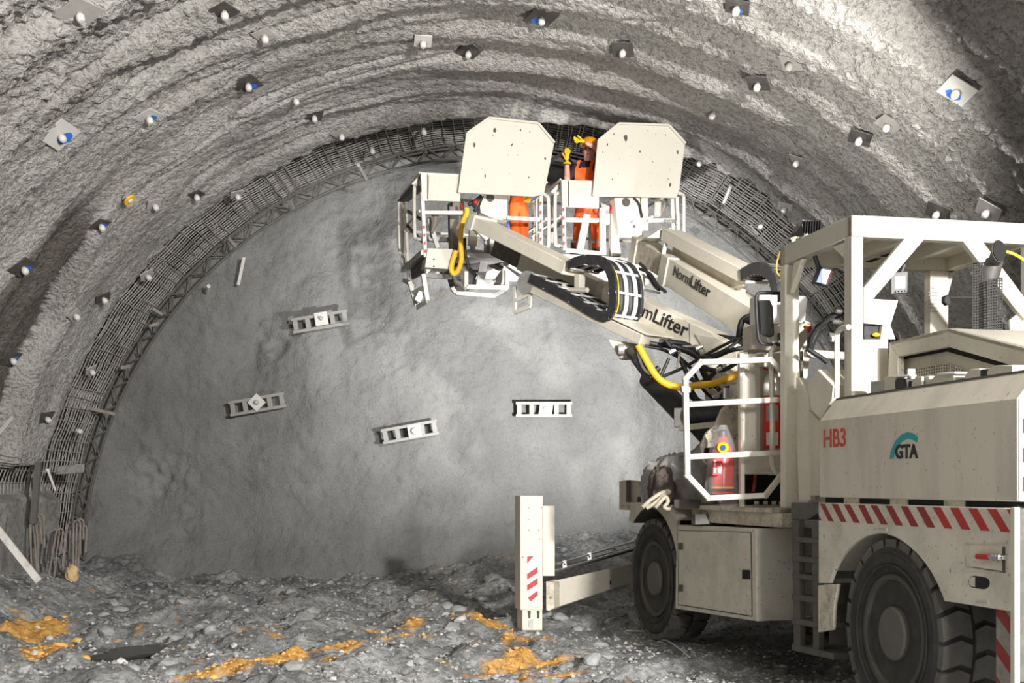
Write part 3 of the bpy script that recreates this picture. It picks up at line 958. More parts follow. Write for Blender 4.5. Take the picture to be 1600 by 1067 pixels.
# ---- engine hood
prof = [(0.0, 1.545), (0.0, 2.113), (0.13, 2.275), (2.2, 2.275), (2.33, 2.113), (2.33, 1.545)]
mb = MB(); mb.hull([fr.W(1.02, v, z) for v, z in prof], [fr.W(-1.40, v, z) for v, z in prof])
V('engine_hood', mb, M['cream_dusty'], bevel=0.008)
mb = MB()
mb.hull([fr.W(-1.40, 0.001, 1.545), fr.W(-1.40, 0.001, 2.113), fr.W(-1.40, 0.13, 2.275), fr.W(-1.40, 2.2, 2.275), fr.W(-1.40, 2.32, 2.113), fr.W(-1.40, 2.32, 1.545)],
        [fr.W(-1.56, 0.16, 1.545), fr.W(-1.56, 0.16, 2.05), fr.W(-1.56, 0.24, 2.2), fr.W(-1.56, 2.1, 2.2), fr.W(-1.56, 2.16, 2.05), fr.W(-1.56, 2.16, 1.545)])
V('hood_rear_cap', mb, M['white'], bevel=0.006)
def cap_pt(t, z):  # on the bevelled corner
    return fr.W(-1.40 - 0.16 * t, 0.001 + 0.159 * t, z) - fr.v * 0.002 - fr.u * 0.002
for z in (1.60, 1.76, 1.92):
    V('corner_chevron', MB().prism([cap_pt(0.12, z), cap_pt(0.95, z + 0.09), cap_pt(0.95, z + 0.17), cap_pt(0.12, z + 0.08)], fr.u * 0.002), M['red'], bevel=0)
V('hood_seal', MB().fbox(fr, -1.40, 1.0, 0.125, 0.16, 2.272, 2.286), M['mud_steel'], bevel=0)
V('hood_gap', MB().fbox(fr, -1.35, 0.98, 0.03, 2.2, 1.50, 1.55), M['matte_black'], bevel=0)
for u0 in (0.45, -0.2, -0.85):
    V('hood_bearer', MB().fbox(fr, u0, u0 + 0.22, 0.02, 0.2, 1.503, 1.545), M['cream_dirty'], bevel=0)
# bevel plates with small print
def bevel_plate(x0, y0, x1, y1, slant):
    a = fr.pv(x0, y0, 0.045); b = fr.pv(x1, y1, 0.045)
    d = Vector((0, 0, 0.0)) + fr.v * 0.05 + Vector((0, 0, 0.062))
    n_ = (fr.v * -0.78 + Vector((0, 0, 0.62))) * 0.003
    return MB().prism([a + n_, b + n_, b + d + n_, a + d + n_], -n_ * 1.5)
V('label_plate', bevel_plate(1381, 641, 1407, 639, 1), M['cream_clean'], bevel=0)
V('label_plate', bevel_plate(1463, 632, 1497, 629, 1), M['cream_clean'], bevel=0)
# lettering on the hood
def on_side(px, py): return fr.pv(px, py, -0.002)
o0, o1 = on_side(1287, 698.5), on_side(1321.5, 697)
t = lettering('stencil_number', 'HB3', o0, o1 - o0, (0, 0, 1), (on_side(1287, 671) - o0).length / 0.70, M['redlet'], VEH, (o1 - o0).length, bold=0.003, depth=0.0015)
o0, o1 = on_side(1399, 715.5), on_side(1434.5, 714.5)
lettering('logo_letters', 'GTA', o0, o1 - o0, (0, 0, 1), (on_side(1399, 695) - o0).length / 0.72, M['ink'], VEH, (o1 - o0).length, bold=0.005, depth=0.0015, shear=0.0)
arcp = [(1390, 716.5), (1393, 702), (1399, 689), (1408, 679), (1417, 675), (1427, 677), (1434, 683), (1433, 692), (1427, 687), (1418, 685), (1409, 690), (1402, 699), (1398, 708), (1395.5, 716.5)]
V('logo_arc', plate_v(fr, arcp, -0.003, 0.003), M['teal'], bevel=0)
V('logo_dot', plate_v(fr, [(1431.8, 677), (1433.4, 677), (1433.4, 680), (1431.8, 680)], -0.003, 0.003), M['ink_grey'], bevel=0)
# devices along the top of the hood
def lid(pts, mat, v=0.20, th=0.14, name='hood_latch'):
    return V(name, plate_v(fr, pts, v, th), mat, bevel=0.004)
lid([(1360, 596), (1380, 594), (1380, 612), (1360, 615)], M['steel'])
lid([(1381, 592), (1384, 588), (1400, 587), (1400, 610), (1381, 612)], M['cream_dusty'])
lid([(1398, 593), (1416, 591), (1416, 606), (1398, 608)], M['black'])
lid([(1396, 587), (1422, 585), (1422, 588), (1396, 590)], M['white'], 0.19, 0.05)
lid([(1417, 576), (1420, 576), (1420, 604), (1417, 604)], M['white'], 0.22, 0.05)
lid([(1424, 598), (1430, 589), (1440, 588), (1440, 604), (1424, 606)], M['cream_clean'], 0.19, 0.02)
lid([(1431, 590), (1452, 587), (1452, 602), (1431, 604)], M['cream_dusty'], 0.22, 0.12)
lid([(1451, 597), (1462, 585), (1490, 582), (1490, 597), (1451, 602)], M['cream_clean'])
lid([(1464, 582), (1492, 580.5), (1492, 584), (1464, 586)], M['white'], 0.18, 0.10)
lid([(1507, 586), (1515, 577), (1531, 575.5), (1531, 591), (1507, 594)], M['cream_clean'])
lid([(1532, 577), (1542, 576), (1542, 590), (1532, 591)], M['black'])
lid([(1542, 580), (1551, 571), (1582, 570), (1582, 584), (1542, 589)], M['cream_clean'])
# ---- raised engine cover behind
ev = 0.42
V('cover_fascia', plate_v(fr, [(1389, 535), (1482, 513), (1640, 553), (1640, 588), (1480.5, 541.7), (1403, 557)], ev, 0.05), M['cream_dusty'], bevel=0.004)
V('cover_corner', plate_v(fr, [(1387, 600), (1389, 535), (1403, 557), (1403, 600)], ev, 0.05), M['cream_dusty'], bevel=0.004)
mb = MB(); pr = vp(fr, [(1389, 535), (1482, 513), (1640, 553)], ev)
low = [p - Vector((0, 0, 0.03)) for p in pr]
mb.prism(pr + low[::-1], fr.v * 1.6)
V('cover_roof', mb, M['cream'], bevel=0.004)
V('cover_side', plate_v(fr, [(1403, 560), (1478, 547.5), (1640, 590), (1640, 640), (1403, 640)], ev + 0.09, 0.04), M['cream_dusty'], bevel=0.004)
V('cover_gap', plate_v(fr, [(1403, 556), (1480.5, 541), (1640, 586), (1640, 595), (1479, 549), (1403, 563)], ev + 0.07, 0.01), M['matte_black'], bevel=0)
g0, g1 = fr.pv(1418, 578, ev + .085), fr.pv(1512, 590, ev + .085)
gp = [(1418, 577), (1473, 567.5), (1480, 567.5), (1512, 579), (1512, 612), (1418, 612)]
gr = V('air_grille', plate_v(fr, gp, ev + 0.088, 0.002), M['matte_black'], bevel=0)
mb = MB()
def gtop(x): return 577 - (x - 1418) * 0.172 if x < 1473 else (567.5 if x < 1480 else 567.5 + (x - 1480) * 0.36)
x = 1418.0
while x <= 1512:
    mb.prism(vp(fr, [(x, gtop(x)), (x + 1.5, gtop(x + 1.5)), (x + 1.5, 612), (x, 612)], ev + 0.078), fr.v * 0.01); x += 3.9
for k in range(9):
    for xa, xb in ((1418, 1473), (1473, 1480), (1480, 1512)):
        o_ = 4.6 * k
        mb.prism(vp(fr, [(xa, gtop(xa) + o_), (xb, gtop(xb) + o_), (xb, gtop(xb) + o_ + 1.6), (xa, gtop(xa) + o_ + 1.6)], ev + 0.079), fr.v * 0.008)
build('grille_lattice', mb, M['cream_dusty'], gr, kind='stuff')
hp = fr.pv(1560, 535, 0.9)
V('roof_hatch', MB().fbox(fr, -0.62, -0.12, 0.95, 1.6, 2.63, 2.66), M['steel'])

# ---- cab
u0, u1, v0, v1, zt = 0.90, 2.16, 0.20, 1.78, 3.635
mb = MB()
zb = 3.475
mb.fbox(fr, u0, u0 + 0.10, v0, v1, zb, zt)
V('roof_beam', mb, M['cream_clean'])
V('roof_beam', MB().fbox(fr, u0, u1, v0, v0 + 0.10, zb, zt), M['cream_clean'])
V('roof_beam', MB().fbox(fr, u1 - 0.10, u1, v0, v1, zb, zt), M['cream'])
V('roof_beam', MB().fbox(fr, u0, u1, v1 - 0.10, v1, zb, zt), M['cream'])
rp = V('roof_panel', MB().fbox(fr, u0 + 0.02, u1 - 0.02, v0 + 0.02, v1 - 0.02, zt - 0.05, zt - 0.02), M['cream'])
mb = MB()
for v in (0.7, 1.2): mb.fbox(fr, u0 + 0.1, u1 - 0.1, v, v + 0.07, zt - 0.14, zt - 0.05)
build('roof_rib', mb, M['cream'], rp, bevel=0.004)
mb = MB()
for u in (1.15, 1.5, 1.75): mb.fbox(fr, u, u + 0.16, 0.85, 0.90, zt - 0.146, zt - 0.14)
build('roof_slot', mb, M['matte_black'], rp)
V('cab_post', MB().fbox(fr, u0, u0 + 0.12, v0, v0 + 0.095, 1.9, zb), M['cream_clean'])
V('cab_post', MB().fbox(fr, u1 - 0.10, u1, v0, v0 + 0.125, 1.45, zb), M['cream'])
V('cab_post', MB().fbox(fr, u0, u0 + 0.12, v1 - 0.10, v1, 2.2, zb), M['cream_clean'])
a_ = fr.pu(1444, 420, u1); b_ = fr.pu(1472, 420, u1)
va = (a_ - fr.o).dot(fr.v); vb = (b_ - fr.o).dot(fr.v)
fp = V('cab_post', MB().fbox(fr, u1 - 0.10, u1, va, vb, 2.2, zb), M['cream'])
# label on the far post
mb = MB(); mb.prism(up(fr, [(1455, 452), (1460, 452), (1457.5, 447)], u1 - 0.103), fr.u * 0.002)
for y in (456, 461, 468, 474, 480, 486): mb.prism(up(fr, [(1451, y), (1465, y), (1465, y + 1.3), (1451, y + 1.3)], u1 - 0.103), fr.u * 0.002)
build('post_print', mb, M['ink_grey'], fp)
V('cab_far_panel', plate_u(fr, [(1352, 398), (1444, 412), (1520, 395), (1520, 380), (1352, 380)], u1 - 0.02, 0.03), M['cream'])
mb = MB(); mb.cyl(fr.pu(1455, 414.5, u1 - 0.03), fr.pu(1455, 414.5, u1 - 0.03) + fr.u * 0.02, 0.017, 12)
V('panel_hole', mb, M['matte_black'], bevel=0)
V('gusset_far', plate_u(fr, [(1472, 412), (1520, 400), (1490, 430), (1482, 460), (1472, 482)], u1 - 0.05, 0.03), M['cream_dusty'])
for pts in ([(1416, 370), (1447, 371), (1352, 482), (1350, 484), (1350, 449)], [(1503, 374), (1536, 377), (1603, 467), (1603, 500), (1590, 486)]):
    V('cab_brace', plate_u(fr, pts, u0, 0.06), M['cream_clean'])
V('cab_gusset', plate_u(fr, [(1578, 500), (1603, 480), (1603, 530), (1580, 530)], u0 + 0.05, 0.03), M['cream_dusty'])
V('cab_gusset', plate_v(fr, [(1240, 411), (1253, 404), (1234, 458)], v0 + 0.005, 0.05), M['cream'])
V('cab_gusset', plate_v(fr, [(1300, 386), (1320, 378), (1320, 405)], v0 + 0.005, 0.05), M['cream'])
# lower cab body and uprights
V('cab_base', MB().fbox(fr, 1.04, 2.1, 0.42, 1.75, 1.45, 2.0), M['cream_dusty'])
V('cab_side_console', plate_v(fr, [(1277, 577), (1302, 602), (1300, 625), (1282, 655), (1267, 640), (1262, 600)], 0.16, 0.3), M['cream'])
V('cab_upright', plate_v(fr, [(1240, 590), (1248, 590), (1262, 618), (1266, 660), (1266, 782), (1248, 782)], 0.30, 0.05), M['cream'])
V('cab_upright', plate_v(fr, [(1262, 640), (1280, 657), (1280, 775), (1266, 775)], 0.2, 0.05), M['cream_dusty'])
V('cab_sill', plate_v(fr, [(1236, 785), (1262, 785), (1280, 790), (1280, 800), (1262, 812), (1236, 812)], 0.12, 0.2), M['mud_steel'])
V('rear_bulkhead', MB().prism(up(fr, [(1352, 530), (1388, 530), (1388, 610), (1352, 620)], u0 + 0.02), fr.u * 0.04), M['cream'])
V('rear_bulkhead', MB().prism(up(fr, [(1331, 530), (1352, 530), (1352, 625), (1331, 625)], u0 + 0.005), fr.u * 0.04), M['cream_clean'])
# console with lit top
V('control_console', plate_u(fr, [(1350, 466), (1404, 469), (1392, 508), (1350, 505)], u0 + 0.55, 0.06), M['white'], label='pale control console cover')
V('console_bin', plate_u(fr, [(1379, 508), (1392, 508), (1400, 530), (1376, 530)], u0 + 0.56, 0.05), M['cream'])
V('console_bin', plate_u(fr, [(1350, 507), (1382, 508), (1376, 531), (1350, 531)], u0 + 0.62, 0.02), M['black'])
V('yellow_knob', MB().ball(fr.pu(1369, 523, u0 + 0.58), 0.022, 6, (1.5, 1, 0.8)), M['yellow'], bevel=0)
V('front_cabinet', plate_u(fr, [(1243, 462), (1259, 462), (1262, 467), (1258, 505), (1243, 505)], u1 + 0.3, 0.12), M['white'])
V('front_tray', plate_u(fr, [(1258, 500), (1282, 512), (1274, 521), (1258, 521)], u1 + 0.25, 0.03), M['white'])
V('front_lining', plate_u(fr, [(1243, 505), (1262, 505), (1265, 560), (1262, 590), (1245, 600)], u1 + 0.2, 0.05), M['cream_dusty'])
mb = MB(); mb.ball(fr.pu(1264, 514, u1 + 0.15), 0.03, 7, (0.8, 1, 1.2)); V('emergency_button', mb, M['red'], bevel=0, label='red emergency button')
mb = MB(); mb.ball(fr.pu(1263, 509, u1 + 0.15), 0.022, 7, (1.2, 1, 0.6)); V('button_collar', mb, M['yellow'], bevel=0, label='yellow button collar')
V('yellow_strip', plate_u(fr, [(1263.5, 520), (1266, 520), (1266, 545), (1263.5, 545)], u1 + 0.19, 0.02), M['yellow'])
mb = MB(); mb.cyl(fr.pu(1258, 552, u1 - 0.2), fr.pu(1318, 556, u1 - 0.2), 0.035, 12)
V('cross_tube', mb, M['cream_dusty'], bevel=0)
for k in range(7):
    r_ = random.Random(k)
    pts = [fr.pu(x + r_.uniform(-4, 4), y + r_.uniform(-3, 3), u1 - 0.25 + 0.03 * k) for x, y in ((1264, 548), (1270, 528), (1282, 510), (1298, 496), (1316, 488))]
    V('cab_cable', MB().tube(bez(pts, 4), 0.014 + 0.006 * (k % 3), 7), M['hose'], bevel=0)
for k, (x, y) in enumerate(((1311, 486), (1306, 502), (1314, 503), (1300, 523), (1304, 530))):
    V('cable_gland', MB().cyl(fr.pu(x - 5, y, u1 - 0.3), fr.pu(x + 4, y + 1, u1 - 0.3), 0.020, 8), M['chrome'] if k < 4 else M['white'], bevel=0)
V('cab_cable', MB().tube(bez([fr.pu(x, y, u1 - 0.35) for x, y in ((1262, 545), (1272, 552), (1282, 558), (1292, 566))], 4), 0.02, 8), M['hose'], bevel=0)
# monitors
def monitor(fpts, spts, u, mat, btn, bc):
    o = V('monitor', plate_u(fr, fpts, u, 0.05), mat, bevel=0.006)
    build('screen', plate_u(fr, spts, u - 0.004, 0.004), M['screen'], o)
    for x, y in btn:
        build('monitor_button', MB().ball(fr.pu(x, y, u - 0.004), 0.007, 5), bc, o)
    return o
monitor([(1281, 416), (1301, 420), (1294, 447), (1271, 442)], [(1284, 420), (1298, 422.5), (1290.5, 445 - 1), (1276, 440.5)], 1.55, M['black'], [(1299, 425), (1298, 430), (1296.5, 435), (1295, 440)], M['red'])
monitor([(1393, 426), (1419, 424), (1418, 457), (1393, 459)], [(1398.5, 432), (1414.5, 431), (1414, 450.5), (1398.5, 451.5)], 1.45, M['grey_case'], [(1399, 456), (1404, 455.5), (1409, 455), (1414, 454.5)], M['ink'])
V('monitor_arm', MB().tube(bez([fr.pu(1273, 400, 1.57), fr.pu(1277, 412, 1.58), fr.pu(1283, 424, 1.58)], 4), 0.02, 8), M['black'], bevel=0)
V('monitor_arm', MB().cyl(fr.pu(1413, 414, 1.48), fr.pu(1408, 427, 1.48), 0.02, 8), M['black'], bevel=0)
# grab rail
V('grab_rail', MB().tube(bez([fr.pv(x, y, 0.12) for x, y in ((1326, 511), (1318, 512), (1311, 516), (1308, 526), (1308, 560), (1308, 600), (1307, 622))], 5), 0.021, 10), M['cream_clean'], bevel=0)
# exhaust with perforated guards
def guard(x0, y0, x1, y1, u, skew):
    mb = MB()
    n = int((x1 - x0) / 3.3); m = int((y1 - y0) / 4.2)
    for i in range(n + 1):
        x = x0 + (x1 - x0) * i / n
        yt = y0 - skew * (i / n)
        mb.prism(up(fr, [(x - .75, yt), (x + .75, yt), (x + .75, y1), (x - .75, y1)], u), fr.u * 0.004)
    for j in range(m + 1):
        y = y0 + (y1 - y0) * j / m
        s1 = skew * (1 - j / m)
        mb.prism(up(fr, [(x0, y - .85), (x1, y - .85 - s1), (x1, y + .85 - s1), (x0, y + .85)], u - 0.001), fr.u * 0.006)
    return mb
ex = V('exhaust_pipe', MB().tube(bez([fr.pu(x, y, 0.42) for x, y in ((1543, 560), (1543, 480), (1545, 440), (1549, 425), (1552, 414), (1554, 408))], 5), [0.062] * 26, 14), M['plate_dark'], bevel=0)
c_ = fr.pu(1562, 388, 0.38)
mb = MB()
el = [fr.pu(1560.5 + 10.5 * math.cos(2 * math.pi * i / 24) - 1.5 * math.sin(2 * math.pi * i / 24), 392 - 17.5 * math.sin(2 * math.pi * i / 24), 0.30 + 0.04 * math.sin(2 * math.pi * i / 24)) for i in range(24)]
e2 = [fr.pu(1554 + 9 * math.cos(2 * math.pi * i / 24) - 1.5 * math.sin(2 * math.pi * i / 24), 408 - 12 * math.sin(2 * math.pi * i / 24), 0.42) for i in range(24)]
mb.hull(e2, el)
mo = build('exhaust_mouth', mb, M['plate_dark'], ex)
build('mouth_opening', MB().prism([p.lerp(fr.pu(1560.5, 392, 0.30), 0.08) - fr.u * 0.012 for p in el], fr.u * 0.008), M['matte_black'], ex)
build('exhaust_guard', guard(1520, 414, 1539, 545, 0.40, 4), M['ink'], ex, kind='stuff')
build('exhaust_guard', guard(1543, 437, 1566, 545, 0.30, 3), M['ink'], ex, kind='stuff')
build('exhaust_guard', guard(1521, 412, 1541, 545, 0.58, 2), M['ink'], ex, kind='stuff')
V('far_mirror_arm', MB().cyl(fr.pu(1484, 464.5, 1.2), fr.pu(1522, 464.5, 1.2), 0.010, 8), M['black'], bevel=0)
V('far_mirror', MB().prism(up(fr, [(1476, 463), (1481, 460), (1486, 462), (1486, 474), (1481, 477), (1476, 472)], 1.2), fr.u * 0.05), M['black'])
V('yellow_cable', MB().tube(bez([fr.pu(x, y, 0.5) for x, y in ((1572, 393), (1582, 396), (1592, 401), (1602, 408), (1612, 418))], 4), 0.011, 8), M['amber_y'], bevel=0)
# floodlight on the roof corner
lp = V('roof_floodlight', MB().hull([P(1251, 342, 10.1), P(1283, 345, 10.1), P(1278, 362, 10.1), P(1254, 368, 10.1)], [P(1254, 345, 10.45), P(1278, 347, 10.45), P(1276, 360, 10.45), P(1256, 366, 10.45)]), M['black'])
build('floodlight_rim', MB().prism([P(1252, 340, 10.05), P(1236, 366, 10.25), P(1233, 371, 10.25), P(1247, 348, 10.05)], (0.02, 0.05, -0.03)), M['plate_dark'], lp)
build('floodlight_hood', MB().hull([P(1250, 343, 10.08), P(1257, 346, 10.08), P(1256, 369, 10.08), P(1238, 370, 10.2)], [P(1251, 344, 10.4), P(1257, 347, 10.4), P(1256, 368, 10.4), P(1240, 369, 10.5)]), M['matte_black'], lp)
mb = MB()
for x in range(1258, 1284, 4): mb.prism([P(x, 344, 10.06), P(x + 1.5, 344, 10.06), P(x + .5, 363, 10.06), P(x - 1, 364, 10.06)], (0, 0.05, 0))
build('cooling_fins', mb, M['matte_black'], lp, kind='stuff')
V('floodlight_bracket', MB().cyl(P(1240, 372, 10.2), P(1240, 380, 10.2), 0.02, 8).cyl(P(1236, 373, 10.2), P(1262, 366, 10.1), 0.012, 6), M['cream_clean'], bevel=0)
V('thin_cable', MB().tube(bez([P(1219, 393, 10.2), P(1214, 410, 10.2), P(1214, 425, 10.2), P(1219, 432, 10.2)], 4), 0.007, 6), M['yellow'], bevel=0)

# ---- articulation and access ladder
V('articulation_joint', MB().fbox(fr, 0.9, 2.7, 0.55, 1.7, 0.5, 1.35), M['mud_steel'], bevel=0.02)
V('joint_pin', MB().cyl(fr.W(1.75, 0.6, 0.35), fr.W(1.75, 0.6, 1.45), 0.14, 16), M['mud_steel'], bevel=0)
ld = thing_part = V('access_ladder', MB().prism(vp(fr, [(1237, 812), (1248, 812), (1250, 1018), (1240, 1012)], 0.10), fr.v * 0.05).prism(vp(fr, [(1268, 812), (1279, 812), (1279, 1020), (1270, 1020)], 0.10), fr.v * 0.05), M['mud_steel'])
for y0, y1, t in ((838, 842, 8), (868, 872, 8), (895, 900, 8), (928, 934, 9), (965, 973, 9), (1006, 1021, 10)):
    build('ladder_rung', MB().prism(vp(fr, [(1237, y0), (1302 if y0 > 1000 else 1279, y1), (1302 if y0 > 1000 else 1279, y1 + t), (1237, y0 + t)], 0.09), fr.v * 0.22), M['mud_steel'], ld, bevel=0.004)

# ---- mirror on the front post
um = 2.4
fpts = [(1225, 458), (1190, 457), (1183, 461), (1181, 470), (1184, 520), (1188, 534), (1196, 538), (1225, 539)]
mr = V('side_mirror', MB().tube(bez(up(fr, fpts, um), 3), 0.014, 8), M['black'], bevel=0)
build('mirror_glass', plate_u(fr, [(1186, 470), (1203, 471), (1206, 480), (1208, 522), (1203, 525), (1190, 522)], um - 0.01, 0.02), M['glass'], mr, label='dark mirror glass')
build('mirror_back', plate_u(fr, [(1184.5, 468), (1203, 469), (1207.5, 479), (1209.5, 523), (1204, 527), (1188, 524)], um + 0.012, 0.02), M['black'], mr)
for y in (466, 526):
    build('mirror_clamp', plate_u(fr, [(1218, y - 7), (1222, y - 4), (1231, y - 4), (1231, y + 3), (1222, y + 3), (1218, y + 6)], um - 0.04, 0.05), M['black'], mr, bevel=0.004)
    build('clamp_bolt', MB().ball(fr.pu(1227, y, um - 0.045), 0.012, 6), M['chrome'], mr)
V('switch_cabinet', plate_u(fr, [(1185, 461), (1222, 461), (1222, 506), (1185, 506)], um + 0.45, 0.2), M['white'])
V('switch_box', plate_u(fr, [(1174, 508), (1222, 508), (1222, 548), (1174, 546)], um + 0.4, 0.2), M['cream_dusty'])
mb = MB()
for i, x in enumerate((1198, 1207, 1216)): mb.cyl(fr.pu(x, 524 + (i % 2) * 4, um + 0.3), fr.pu(x + 5, 534, um + 0.3), 0.02, 8)
V('pipe_fittings', mb, M['chrome'], bevel=0)
V('post_fittings', MB().fbox(fr, 2.02, 2.06, 0.325, 0.345, 2.1, 2.75), M['mud_steel'])
# ---- front unit
fr = A_
V('front_side_box', MB().hull(vp(fr, [(1057, 819.5), (1181, 825.5), (1182.5, 971), (1055, 951)], 0.0), [p + fr.v * 1.1 for p in vp(fr, [(1057, 819.5), (1181, 825.5), (1182.5, 971), (1055, 951)], 0.0)]), M['cream_low'], bevel=0.008)
dr = V('box_door', plate_v(fr, [(1062, 829), (1172, 832), (1174, 962), (1061, 944)], -0.006, 0.008), M['cream_low'], bevel=0.003)
mb = MB()
for pts in ([(1061, 828), (1173, 831), (1173, 832.2), (1061, 829.2)], [(1172.4, 831), (1173.8, 831), (1175.2, 963), (1173.8, 963)], [(1060, 944), (1175, 962.3), (1175, 963.6), (1060, 945.2)]):
    mb.prism(vp(fr, pts, -0.004), fr.v * 0.005)
build('door_seam', mb, M['rim'], dr)
build('door_latch', plate_v(fr, [(1159.5, 890), (1171.5, 890.5), (1171.5, 905), (1159.5, 904.5)], -0.012, 0.008), M['matte_black'], dr, label='black square door latch')
for y in (853.5, 919):
    build('door_hinge', plate_v(fr, [(1059.5, y - 5.5), (1065, y - 5.5), (1065, y + 5), (1059.5, y + 5)], -0.022, 0.02), M['plate_dark'], dr)
# fender over the front wheel
def arc(cx, cz, r, a0, a1, n, v): return [fr.W(cx + math.cos(a0 + (a1 - a0) * i / n) * r, v, cz + math.sin(a0 + (a1 - a0) * i / n) * r) for i in range(n + 1)]
inner = arc(0.0, 0.66, 0.735, math.radians(200), math.radians(50), 16, 0.0)   # rear bottom over the top to the front
outer_top = [fr.W(0.62, 0, 1.24), fr.W(0.55, 0, 1.42), fr.W(-0.50, 0, 1.40), fr.W(-0.70, 0, 1.28), fr.W(-0.72, 0, 0.42)]
V('front_fender', MB().prism(inner + outer_top, fr.v * 0.03), M['cream_dusty'], bevel=0.004)
mb = MB()
for i in range(len(inner) - 1):
    mb.prism([inner[i], inner[i + 1], inner[i + 1] + Vector((0, 0, 0.012)), inner[i] + Vector((0, 0, 0.012))], fr.v * 0.48)
V('wheel_arch_lining', mb, M['mud_steel'], bevel=0)
V('fender_flap', MB().prism([fr.W(-0.44, -0.01, 1.40), fr.W(-0.70, -0.01, 1.28), fr.W(-0.74, -0.01, 1.30), fr.W(-0.62, -0.01, 1.42)], fr.v * 0.4), M['cream'])
V('front_deck', MB().fbox(fr, -2.6, 0.95, 0.02, 2.25, 1.40, 1.44), M['cream_dirty'])
V('front_chassis', MB().fbox(fr, -2.3, 1.2, 0.62, 1.7, 0.5, 1.38), M['mud_steel'], bevel=0.02)
V('deck_beam', MB().fbox(fr, -2.7, -0.9, 0.06, 0.9, 1.28, 1.40), M['cream_dirty'])
V('front_bumper', MB().prism([P(982, 752, 13.9), P(987, 750, 13.9), P(1018, 753, 13.9), P(1018, 797, 13.9), P(982, 797, 13.9)], fr.u * 0.3), M['cream_dusty'])
V('bumper_lug', MB().prism([P(982, 750, 13.85), P(986, 750, 13.85), P(986, 790, 13.85), P(982, 790, 13.85)], fr.u * 0.08), M['plate_dark'])
V('bumper_lug', MB().prism([P(1011, 750, 13.85), P(1019, 750, 13.85), P(1018, 757, 13.85), P(1011, 757, 13.85)], fr.u * 0.08), M['plate_dark'])
V('bumper_opening', MB().prism([P(997, 776, 13.86), P(1009, 776, 13.86), P(1009, 795, 13.86), P(997, 795, 13.86)], fr.u * 0.03), M['plate_dark'])
V('deck_box', MB().hull([P(1080, 803, 11.5), P(1148, 803, 11.5), P(1148, 820, 11.5), P(1080, 820, 11.5)], [P(1080, 803, 11.8), P(1148, 803, 11.8), P(1148, 820, 11.8), P(1080, 820, 11.8)]), M['plate_dark'])
V('deck_box', MB().prism([P(1086, 803, 11.48), P(1103, 803, 11.48), P(1110, 819, 11.48), P(1086, 820, 11.48)], (0, 0.02, 0)), M['steel'])
for x in (1166, 1184):
    V('deck_step', MB().prism([P(x, 797, 11.2), P(x + 16, 797, 11.2), P(x + 16, 806, 11.2), P(x, 806, 11.2)], (0, 0.1, 0)), M['cream_dirty'])
V('deck_step_beam', MB().prism([P(1163, 789, 11.0), P(1228, 789, 11.0), P(1228, 800, 11.0), P(1170, 798, 11.0)], (0.05, 0.2, 0)), M['cream_dirty'])
V('deck_rear_face', MB().prism([P(1150, 806, 11.25), P(1236, 804, 11.05), P(1236, 824, 11.05), P(1150, 822, 11.25)], (0.05, 0.15, 0)), M['cream_dirty'])

# ---- front jack on its outrigger beam
Yj = 13.5
V('outrigger_leg', MB().box(P(813, 953, Yj), P(848, 953, Yj) - P(813, 953, Yj), fr.u * 0.22, P(813, 774.5, Yj) - P(813, 953, Yj)), M['cream'], bevel=0.006)
og = V('outrigger_foot', MB().box(P(816, 989, Yj), P(847.5, 989, Yj) - P(816, 989, Yj), fr.u * 0.2, P(816, 953, Yj) - P(816, 989, Yj)), M['cream'])
build('foot_eye', MB().lathe([(0.028, 0), (0.055, 0), (0.055, -0.012), (0.028, -0.012)], P(833, 974.5, Yj) , (0.25, -1, 0), 20), M['steel'], og)
mb = MB()
for x in (827, 841): mb.prism([P(x - 2.5, 954, Yj - .005), P(x + 2.5, 954, Yj - .005), P(x + 1.5, 966, Yj - .005), P(x - 1.5, 966, Yj - .005)], (0, 0.006, 0))
build('wear_mark', mb, M['rim'], og)
V('outrigger_cover', MB().box(P(848.5, 900, Yj), P(867, 900, Yj) - P(848.5, 900, Yj), fr.u * 0.16, P(848.5, 790, Yj) - P(848.5, 900, Yj)), M['cream'])
V('leg_base_plate', MB().box(P(808, 990, Yj - .08), P(856, 990, Yj - .08) - P(808, 990, Yj - .08), fr.u * 0.42, (0, 0, 0.03)), M['mud_steel'])
sk = V('stripe_sticker', MB().prism([P(823.5, 868.5, Yj - .006), P(836, 868, Yj - .006), P(840, 872, Yj - .006), P(840.5, 932, Yj - .006), P(832, 945, Yj - .006), P(824, 931, Yj - .006)], (0, 0.005, 0)), M['white'], bevel=0)
for i in range(4):
    y = 876 + 17.5 * i
    pts = [(823.8, y + 3), (840, y - 8), (840.2, y + 1.5), (823.9, y + 12)]
    if i == 0: pts = [(823.8, 869.5), (834, 868.5), (823.8, 880)]
    if i == 3: pts = [(825, y + 5), (840.2, y - 6), (840.3, y + 2), (829, y + 11)]
    build('sticker_stripe', MB().prism([P(x, y_, Yj - .008) for x, y_ in pts], (0, 0.003, 0)), M['red'], sk)
mb = MB()
for (x, y) in ((826, 793), (846, 793), (826, 812), (826, 828), (817, 870), (842, 828), (843, 842)): mb.ball(P(x, y, Yj), 0.010, 5)
V('leg_bolts', mb, M['steel'], bevel=0)
Ya, Yb = 13.55, 14.7
mb = MB()
bA = [P(858, 909, Ya), P(858, 953, Ya)]; bB = [P(990, 880, Yb), P(990, 909, Yb)]
w_ = Vector((0.12, 0.30, 0)) * 0.9
mb.hull([bA[0], bA[1], bA[1] + w_, bA[0] + w_], [bB[0], bB[1], bB[1] + w_, bB[0] + w_])
ob = V('outrigger_beam', mb, M['cream'])
